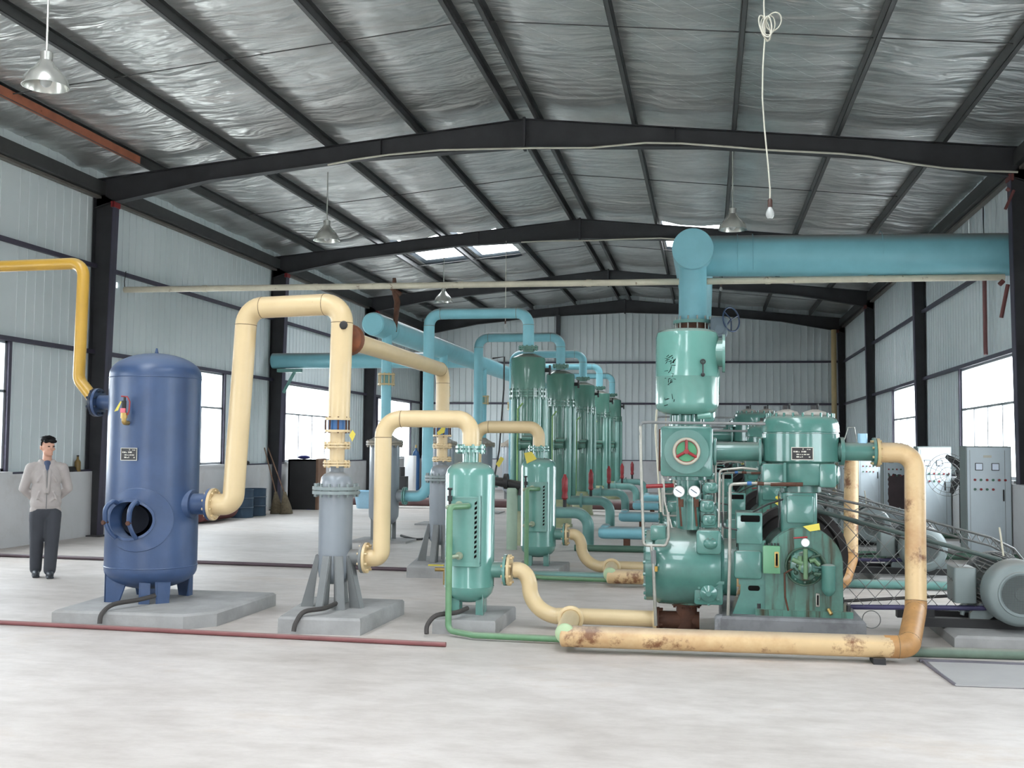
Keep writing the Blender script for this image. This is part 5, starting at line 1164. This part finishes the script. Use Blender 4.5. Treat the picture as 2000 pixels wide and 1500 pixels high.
# belts
m = MB()
for dy in (-.05, .0, .05):
    yb = 10.3+dy; c1 = V(VX, yb, .66); c2 = V(MX, yb+.45, MZ)
    for s in (1, -1): m.tube([c1+V(0, 0, s*.445), c1.lerp(c2, .5)+V(0, 0, s*.285), c2+V(0, 0, s*.13)], .008, 6)
belts = tag(m.build('drive_belt', RUBBER, loc=(VX, 10.3, .66)), 'black drive belts from the near flywheel to its motor', 'belt', 'drive belts')
NM = ['second', 'third', 'fourth', 'fifth', 'sixth']
for k in range(1, 6):
    d = (0, 4.08*k, 0); w_ = NM[k-1]
    c_ = dup(cm, d, 'green compressor, %s in line from the viewer, mostly hidden' % w_); v_ = dup(vs_, d, 'green buffer vessel standing on the %s compressor in line' % w_)
    if k > 1: c_.scale = (1.17, 1.17, 1.17); v_.location = (VX+(BX-VX)*1.17, v_.location.y, PT+(vs_.location.z-PT)*1.17)
    dup(pl, d, 'concrete plinth under the %s compressor in line' % w_)
    dup(mo, d, 'grey electric motor, %s in line from the viewer' % w_); dup(ms, d, 'low concrete plinth under the %s motor in line' % w_)
    dup(bg_, d, 'wire mesh belt guard of the %s compressor in line' % w_); dup(belts, d, 'black drive belts of the %s compressor in line' % w_)

# ------------------------------------------------------------------ cabinets on the right
def cabinet(Y, x0, label, brown=False, w_=.60, h_=1.66):
    t = thing('control_cabinet', label, 'cabinet', (x0, Y, 0), 'control cabinets')
    x1 = x0+w_; dpt = .4
    MB().box((x0, Y, .03), (x1, Y+dpt, h_)).build('body', CABS, t)
    m = MB().rbox((x0+.015, Y-.022, .05), (x1-.015, Y-.001, h_-.02), .01); d = m.build('door', CAB, t)
    m = MB(); m.ring
    mr = MB()
    for (xa, xb) in ((x0+.05, x0+.056), (x1-.1, x1-.094)): mr.box((xa, Y-.0235, .1), (xb, Y-.0215, h_-.06))
    mr.build('door_groove', CABS, d)
    for k in range(2):
        xx = x0+w_*(.28+.36*k); MB().rbox((xx-.055, Y-.035, h_-.36), (xx+.055, Y-.022, h_-.25), .008).build('panel_meter', BLACK, d); MB().box((xx-.045, Y-.038, h_-.35), (xx+.045, Y-.034, h_-.26)).build('meter_face', WHITE, d)
    MB().box((x0+w_*.38, Y-.026, h_-.17), (x0+w_*.56, Y-.022, h_-.135)).build('label_strip', PLATEW, d)
    for r, (nn, zz_) in enumerate(((6, h_-.5), (4, h_-.64))):
        for k in range(nn):
            xx = x0+.12+k*.085; MB().cyl((xx, Y-.02, zz_), (xx, Y-.045, zz_), .018, n=12).build('push_button', REDV if (k+r) % 2 == 0 or k > 3 else mat('button_green', (70, 110, 90), .4), d)
    m = MB().rbox((x1-.13, Y-.04, .85), (x1-.11, Y-.022, 1.02), .006); m.build('door_handle', BLACK, d)
    if brown:
        rg = random.Random(2); pts = []
        xa, xb, za_, zb_2 = x0+.1, x1-.12, .3, h_-.62
        for k in range(14): pts.append((xa+(xb-xa)*k/14, zb_2+rg.uniform(-.03, .04)))
        for k in range(14): pts.append((xb+rg.uniform(-.02, .03), zb_2+(za_-zb_2)*k/14))
        for k in range(14): pts.append((xb+(xa-xb)*k/14, za_+rg.uniform(-.03, .03)))
        for k in range(14): pts.append((xa+rg.uniform(-.02, .02), za_+(zb_2-za_)*k/14))
        MB().prism(pts, Y-.027, Y-.0225).build('ragged_brown_patch', BROWN, d)  # ragged dark brown patch on the door
    return t
cabinet(17.5, 3.80, 'pale grey control cabinet nearest the viewer at the right wall', w_=.64); cabinet(21.6, 3.84, 'pale grey control cabinet just right of the tall cream riser')
cabinet(25.7, 3.84, 'grey cabinet with ragged brown patch, seen left of the cream riser', True); cabinet(29.8, 3.84, 'white control cabinet behind the second cream riser'); cabinet(33.9, 3.84, 'farthest pale control cabinet at the right wall')
# fan
fq = at(1880, 924, 18.9); fn = thing('pedestal_fan', 'dark bladed pedestal fan with partial cage between the cabinets', 'fan', (fq.x, 18.9, 0))
MB().cyl((fq.x, 19.05, .04), (fq.x, 19.05, fq.z), .025).build('pole', BLACK, fn); MB().cyl((fq.x, 19.05, 0), (fq.x, 19.05, .04), .25).build('base', BLACK, fn)
MB().cyl((fq.x, 18.88, fq.z), (fq.x, 19.15, fq.z), .07).build('fan_motor', BLACK, fn)
for t_ in (2.25, .1, -2.1):
    a = V(cos(t_), 0, sin(t_)); n_ = V(-sin(t_), 0, cos(t_)); c = V(fq.x, 18.88, fq.z)
    vs = [c+a*.05+n_*.03, c+a*.36+n_*.05+V(0, .03, 0), c+a*.38-n_*.01+V(0, .03, 0), c+a*.2-n_*.09-V(0, .03, 0), c+a*.05-n_*.03]; vs += [x+V(0, .008, 0) for x in vs]
    MB().add(vs, [(0,1,2,3,4),(9,8,7,6,5),(0,5,6,1),(1,6,7,2),(2,7,8,3),(3,8,9,4),(4,9,5,0)]).build('blade', BLACK, fn)
m = MB(); cq = V(fq.x-.25, 18.78, fq.z-.03)
for R_ in (.12, .2, .28, .34): m.ring(cq, (.5, 1, 0), R_, .004, 36, 5)
a_, b_, c_ = frame((.5, 1, 0))
for k in range(16): t_ = 2*pi*k/16; m.cyl(cq, cq+(a_*cos(t_)+b_*sin(t_))*.34, .003, n=5)
m.build('cage', GALV, fn)

# ------------------------------------------------------------------ floor cover plate at right front
mp_ = MB().add([(1.63, 8.84, .004), (3.4, 8.95, .004), (3.4, 8.1, .004), (1.66, 8.02, .004), (1.63, 8.84, .012), (3.4, 8.95, .012), (3.4, 8.1, .012), (1.66, 8.02, .012)], [(3,2,1,0),(4,5,6,7),(0,1,5,4),(1,2,6,5),(2,3,7,6),(3,0,4,7)])
cvr = thing('floor_cover', 'flat concrete trench cover with dark edge frame, right foreground', 'floor cover', (2.5, 8.5, 0))
mp_.build('cover_plate', mat('cover_concrete', (158, 156, 155), .8, var=.05), cvr)
m = MB(); m.box((1.58, 8.86, 0), (3.4, 8.92, .02)); m.cyl((1.60, 8.88, .006), (1.66, 8.05, .006), .012, n=6); m.cyl((1.66, 8.03, .004), (3.4, 8.1, .004), .008, n=6); m.build('cover_frame', mat('frame_dark_grey', (104, 100, 108), .7, var=.2), cvr)

# ------------------------------------------------------------------ things along the left wall
m = MB(); q = at(548, 985, X=-9.95); 
def leftbox(name, label, cat, y0, y1, x0, x1, z0, z1, m_, rb=None):
    b = MB()
    if rb: b.rbox((x0, y0, z0), (x1, y1, z1), rb, axis=2)
    else: b.box((x0, y0, z0), (x1, y1, z1))
    return tag(b.build(name, m_, loc=((x0+x1)/2, (y0+y1)/2, z0)), label, cat)
tr_ = thing('iron_trough', 'dark iron trough standing on end beside the left wall', 'trough', (-9.7, 25.9, 0))
m = MB(); m.box((-10.1, 25.86, .0), (-9.35, 25.9, 1.22)); m.box((-10.1, 25.86, 0), (-10.06, 26.35, 1.22)); m.box((-10.1, 25.86, 1.18), (-9.35, 26.35, 1.22)); m.build('trough_shell', BLACK, tr_)
m = MB().box((-9.38, 25.84, 0), (-9.32, 26.4, 1.24)); m.build('side_board', WOOD, tr_)
m = MB().box((-9.6, 25.85, 0), (-9.5, 25.95, .01)); m.sphere((-9.75, 26.0, 1.27), .1, 10, (1.6, 1, .5)); m.build('rag', mat('rag_blue', (50, 50, 110), .9), tr_)
for k, (dx, lb) in enumerate(((-.0, 'straw broom leaning on the left wall beside the column, left one'), (.22, 'straw broom leaning on the left wall beside the column, right one'))):
    b_ = thing('broom', lb, 'broom', (-9.75+dx, 24.3, 0)); MB().cyl((-9.7+dx, 24.2, .35), (-10.1+dx*.4, 24.35, 1.5), .014, n=8).build('handle', WOOD, b_)
    MB().lathe([(.16, 0), (.13, .15), (.05, .42), (.03, .5)], (-9.68+dx, 24.15, 0), (-.1, .05, 1), 12).build('bristles', STRAW, b_)
for k, (yy, lb) in enumerate(((22.7, 'dark blue drum by the left wall, nearer of the two'), (23.4, 'dark blue drum by the left wall, farther of the two'))):
    b_ = thing('steel_drum', lb, 'drum', (-9.95, yy, 0), 'blue drums'); m = MB().lathe([(.26, 0), (.27, .01), (.26, .03), (.26, .2), (.272, .215), (.26, .23), (.26, .4), (.272, .415), (.26, .43), (.26, .58), (.27, .6), (.25, .6), (.25, .57)], (-9.92, yy, 0), n=28); m.build('body', DRUMB, b_)
    MB().cyl((-9.92, yy, .55), (-9.92, yy, .575), .25).build('lid', BLACK, b_)
bn = thing('waste_bin', 'dark brown waste bin by the near left column', 'bin', (-9.95, 17.95, 0)); m = MB().lathe([(.14, 0), (.15, .02), (.2, .48), (.21, .5), (.19, .5), (.14, .03)], (-9.82, 17.95, 0), n=20); m.build('body', mat('bin_brown', (60, 50, 48), .6), bn)
MB().ring((-9.82, 17.95, .48), (0, 0, 1), .205, .012).build('rim', BLACK, bn)
sh = thing('shovel', 'dark handled shovel leaning beside the waste bin', 'shovel', (-10.0, 18.3, 0)); MB().cyl((-9.88, 18.3, .45), (-10.15, 18.5, 1.25), .016, n=8).build('handle', WOOD, sh); MB().box((-9.97, 18.25, .0), (-9.78, 18.28, .5)).build('blade', BLACK, sh)
rd = tag(MB().lathe([(.0, 0), (.2, .01), (.24, .05), (.24, 1.5), (.2, 1.55)], (-9.95, 20.6, .26), (0, 1, 0), 24).build('gas_cylinder', REDB, loc=(-9.95, 20.6, 0)), 'dark red cylinder lying along the left wall behind the blue tank', 'gas cylinder')
# objects on the ledge
lg = thing('bottle', 'yellowish bottle on the left wall ledge by the near column', 'bottle', (-10.33, 17.1, 1.1)); MB().lathe([(.045, 0), (.05, .01), (.05, .16), (.02, .21), (.018, .25)], (-10.365, 17.05, 1.101), n=14).build('body', mat('bottle_amber', (120, 96, 46), .4), lg); MB().cyl((-10.365, 17.05, 1.35), (-10.365, 17.05, 1.375), .02).build('cap', BLACK, lg)
tag(MB().rbox((-10.42, 16.6, 1.101), (-10.335, 16.95, 1.19), .02).build('tool_pouch', BLACK, loc=(-10.38, 16.8, 1.1)), 'small dark bundle on the left wall ledge beside the bottle', 'bundle')
tag(MB().sphere((-10.375, 24.0, 1.15), .07, 10, (.6, 2.2, .8)).build('cloth_bundle', BLACK, loc=(-10.375, 24.0, 1.1)), 'dark cloth bundle on the ledge left of the second column', 'bundle')
# far left background
q = at(818, 930, 33.0)
for k in range(2):
    t = thing('gas_cylinder', ['blue gas cylinder standing far back, left of the pair', 'blue gas cylinder standing far back, right of the pair'][k], 'gas cylinder', (q.x+.3*k-.1, 33.0, 0), 'standing blue gas cylinders'); x_ = q.x+.3*k-.1
    MB().lathe([(.11, 0), (.12, .02), (.12, 1.25), (.09, 1.38), (.035, 1.44), (.035, 1.5)], (x_, 33, 0), n=20).build('body', GASB, t); MB().cyl((x_, 33, 1.5), (x_, 33, 1.6), .025).build('valve', BRASS, t)
q = at(800, 930, 30.0); tag(MB().rbox((q.x-.14, 29.9, 0), (q.x+.14, 30.2, 1.3), .03, axis=2).build('white_post', PLASTER, loc=(q.x, 30, 0)), 'white square post far back between the blue pipes', 'post')
q = at(783, 940, 29.0); t = thing('water_pump', 'small dark pump on a stand far back left of the white post', 'pump', (q.x, 29, 0)); MB().box((q.x-.15, 28.9, .2), (q.x+.15, 29.2, .75)).build('body', BLACK, t); MB().cyl((q.x, 29.05, .75), (q.x, 29.05, 1.0), .09).build('motor', BLACK, t); MB().box((q.x-.2, 28.85, 0), (q.x+.2, 29.25, .2)).build('stand', STEEL, t)
q = at(715, 968, 27.0); t = thing('bucket', 'light blue plastic bucket on the far floor near brown pipe', 'bucket', (q.x, 26.9, 0)); MB().lathe([(.2, 0), (.27, .42), (.28, .43), (.25, .42), (.19, .02)], (q.x, 26.9, 0), n=24).build('body', PANE_BLUE, t); MB().ring((q.x, 26.9, .43), (0, 0, 1), .275, .012).build('rim', PANE_BLUE, t)
q = at(672, 930, 38.0)
tag(MB().box((-9.0, 37.5, 0), (-8.2, 38.1, 1.6)).build('storage_cabinet', mat('cabinet_dark', (90, 96, 92), .6), loc=(-8.6, 37.8, 0)), 'grey metal storage cupboard in the far left corner', 'cupboard')
tag(MB().cyl((.3, 21.9, .5), (.31, 21.95, 2.2), .018, n=8).build('measuring_stick', RUST, loc=(.3, 21.9, .5)), 'rusty rod standing among the rear machines', 'rod') if False else None

# ------------------------------------------------------------------ person
px, py = -7.72, 12.05
pe = thing('person', 'person in grey jacket and dark trousers walking, hands behind back', 'person', (px, py, 0))
def cap(mb, p, q, r0, r1, sc=1.0):
    p = V(*p)+V(px, py, 0); q = V(*q)+V(px, py, 0); P = [p.lerp(q, k/6) for k in range(7)]
    mb.tube(P, [r0+(r1-r0)*k/6 for k in range(7)], 14); mb.sphere(p, r0, 14); mb.sphere(q, r1, 14)
def ell(mb, c, s): mb.sphere(V(*c)+V(px, py, 0), 1, 20, s)
def rem(o, vx, sm=6, f=.6):
    r = o.modifiers.new('remesh', 'REMESH'); r.mode = 'VOXEL'; r.voxel_size = vx; r.use_smooth_shade = True
    s = o.modifiers.new('smooth', 'SMOOTH'); s.iterations = sm; s.factor = f; return o
b = MB()   # body: head, neck, torso core, arms, hands, legs
ell(b, (.0, -.0, 1.545), (.074, .092, .102)); ell(b, (.004, -.03, 1.478), (.056, .058, .05)); cap(b, (0, .02, 1.36), (.0, .01, 1.46), .055, .05)
def ht(x, y, z):
    a = .42; return (x*cos(a)-y*sin(a), x*sin(a)+y*cos(a), z)
ell(b, ht(.0, -.098, 1.525), (.014, .022, .026)); ell(b, ht(.0, -.084, 1.476), (.026, .015, .009)); ell(b, ht(.0, -.07, 1.447), (.03, .026, .02))
for s_ in (-1, 1):
    ell(b, ht(s_*.078, .012, 1.53), (.014, .022, .034)); ell(b, ht(s_*.036, -.076, 1.508), (.022, .014, .018))
ell(b, ht(.0, -.082, 1.563), (.05, .018, .010))
ell(b, (0, .02, 1.1), (.12, .08, .26)); cap(b, (0, .02, .88), (0, .02, 1.1), .10, .10)
cap(b, (-.075, .02, .86), (-.08, .03, .46), .055, .045); cap(b, (.075, .01, .86), (.075, -.03, .46), .055, .045); cap(b, (-.08, .03, .46), (-.08, .08, .10), .042, .032); cap(b, (.075, -.03, .46), (.06, -.08, .10), .042, .032)
for s_ in (-1, 1):
    cap(b, (s_*.17, .02, 1.28), (s_*.225, .08, 1.02), .04, .036); cap(b, (s_*.225, .08, 1.02), (s_*.06, .19, .88), .036, .028)
    ell(b, (s_*.03, .20, .87), (.045, .02, .035))
    for k in range(4): cap(b, (s_*.02, .205, .885-.018*k), (-s_*.045, .218, .875-.016*k), .009, .008)
    cap(b, (s_*.04, .2, .90), (0, .21, .92), .01, .009)
body = rem(b.build('body', SKIN, pe), .009, 3)
def ysw(x): return .004*sin(x*90)
for s_ in (-1, 1):
    e = MB(); q_ = ht(s_*.030, -.088, 1.540); e.sphere(V(px+q_[0], py+q_[1], 1.540), .010, 10, (1.4, .5, .6)); e.build('eye', HAIR, body)
h = MB(); ell(h, (.0, .022, 1.605), (.080, .090, .066)); ell(h, (0, .055, 1.55), (.079, .066, .075)); ell(h, (-.035, -.03, 1.625), (.05, .05, .035)); ell(h, (.035, -.045, 1.61), (.045, .04, .028)); ell(h, (-.045, .02, 1.638), (.035, .04, .025)); ell(h, (.05, .02, 1.63), (.03, .05, .03))
for s_ in (-1, 1): ell(h, ht(s_*.072, .015, 1.57), (.012, .04, .04)); ell(h, ht(s_*.05, -.06, 1.60), (.03, .03, .022))
rg = random.Random(9)
for k in range(26): a_ = rg.uniform(0, 6.28); r_2 = rg.uniform(.02, .07); ell(h, (r_2*cos(a_), .015+r_2*sin(a_), 1.655-r_2*.35+rg.uniform(-.004, .012)), (.02, .02, .02))
for k in range(7): a_ = -2.5+k*.32; ell(h, ht(.07*cos(a_)*.9, .01+.082*sin(a_), 1.60+rg.uniform(-.016, .008)), (.016, .014, .022))
rem(h.build('hair', HAIR, pe), .007, 1)
j = MB(); ell(j, (0, .02, 1.19), (.175, .115, .20)); ell(j, (0, .02, 1.0), (.172, .12, .22)); ell(j, (0, .02, .88), (.178, .122, .14)); ell(j, (0, .02, 1.30), (.14, .085, .06)); cap(j, (-.135, .02, 1.305), (.135, .02, 1.305), .052, .052)
for s_ in (-1, 1):
    cap(j, (s_*.178, .02, 1.285), (s_*.245, .07, 1.04), .062, .056); cap(j, (s_*.245, .07, 1.04), (s_*.11, .17, .90), .055, .042)
    cap(j, (s_*.068, -.005, 1.37), (s_*.035, -.055, 1.30), .022, .016); cap(j, (s_*.028, -.085, 1.25), (s_*.012, -.108, 1.0), .018, .018)
    cap(j, (s_*.075, -.098, 1.0), (s_*.11, -.098, .92), .012, .012); cap(j, (s_*.06, -.085, 1.2), (s_*.11, -.08, 1.12), .012, .010); cap(j, (s_*.05, -.10, .9), (s_*.12, -.09, .96), .010, .008)
cap(j, (-.07, .03, 1.36), (.07, .03, 1.36), .03, .03); cap(j, (-.10, .02, .785), (.10, .02, .785), .078, .078); cap(j, (-.1, .02, .76), (.1, .02, .76), .068, .068)
jk = rem(j.build('jacket', JACKET, pe), .0095, 2)
c = MB(); c.tube([V(px, py-.098, 1.26), V(px, py-.114, 1.1), V(px, py-.118, .95), V(px, py-.10, .80)], .004, 6); c.build('zip', GREYD, jk)
s1_ = MB(); ell(s1_, (.0, -.015, 1.325), (.05, .06, .055)); cap(s1_, (0, -.06, 1.3), (0, -.088, 1.22), .028, .012); rem(s1_.build('shirt', SHIRT, pe), .009, 2)
t_ = MB(); ell(t_, (0, .02, .78), (.155, .105, .12)); cap(t_, (-.082, .02, .74), (-.085, .03, .45), .098, .082); cap(t_, (-.085, .03, .45), (-.085, .08, .09), .08, .068); cap(t_, (.082, .01, .74), (.078, -.03, .45), .098, .082); cap(t_, (.078, -.03, .45), (.06, -.08, .09), .08, .07)
rem(t_.build('trousers', TROUS, pe), .011, 3)
for x_, y_ in ((-.085, .06), (.06, -.11)):
    k = MB(); k.sphere(V(px+x_, py+y_-.03, .045), 1, 16, (.046, .12, .045)); k.box((px+x_-.042, py+y_-.13, .001), (px+x_+.042, py+y_+.07, .02)); k.sphere(V(px+x_, py+y_+.04, .06), 1, 12, (.045, .06, .05)); rem(k.build('shoe', SHOE, pe), .008, 2)
pe.rotation_euler.z = .62

# ------------------------------------------------------------------ daylight portals in the openings
def portal_light(c, sx_, sy_, rot):
    l = bpy.data.lights.new('daylight_portal', 'AREA'); l.shape = 'RECTANGLE'; l.size = sx_; l.size_y = sy_; l.cycles.is_portal = True
    o = bpy.data.objects.new('daylight_portal', l); COL.objects.link(o); o.location = c; o.rotation_euler = rot
for a, b in LW: portal_light((XL-.08, (a+b)/2, (WZ0+WZ1)/2), WZ1-WZ0, b-a, (0, -pi/2, 0))
for a, b in RW: portal_light((XR+.08, (a+b)/2, (WZ0+WZ1)/2), WZ1-WZ0, b-a, (0, pi/2, 0))
portal_light((-3.0, Y0-.1, 1.6), 3, 3.2, (pi/2, 0, 0))
for x0, x1, y0, y1 in SKY: portal_light(((x0+x1)/2, (y0+y1)/2, 7.35), x1-x0, y1-y0, (0, 0, 0))
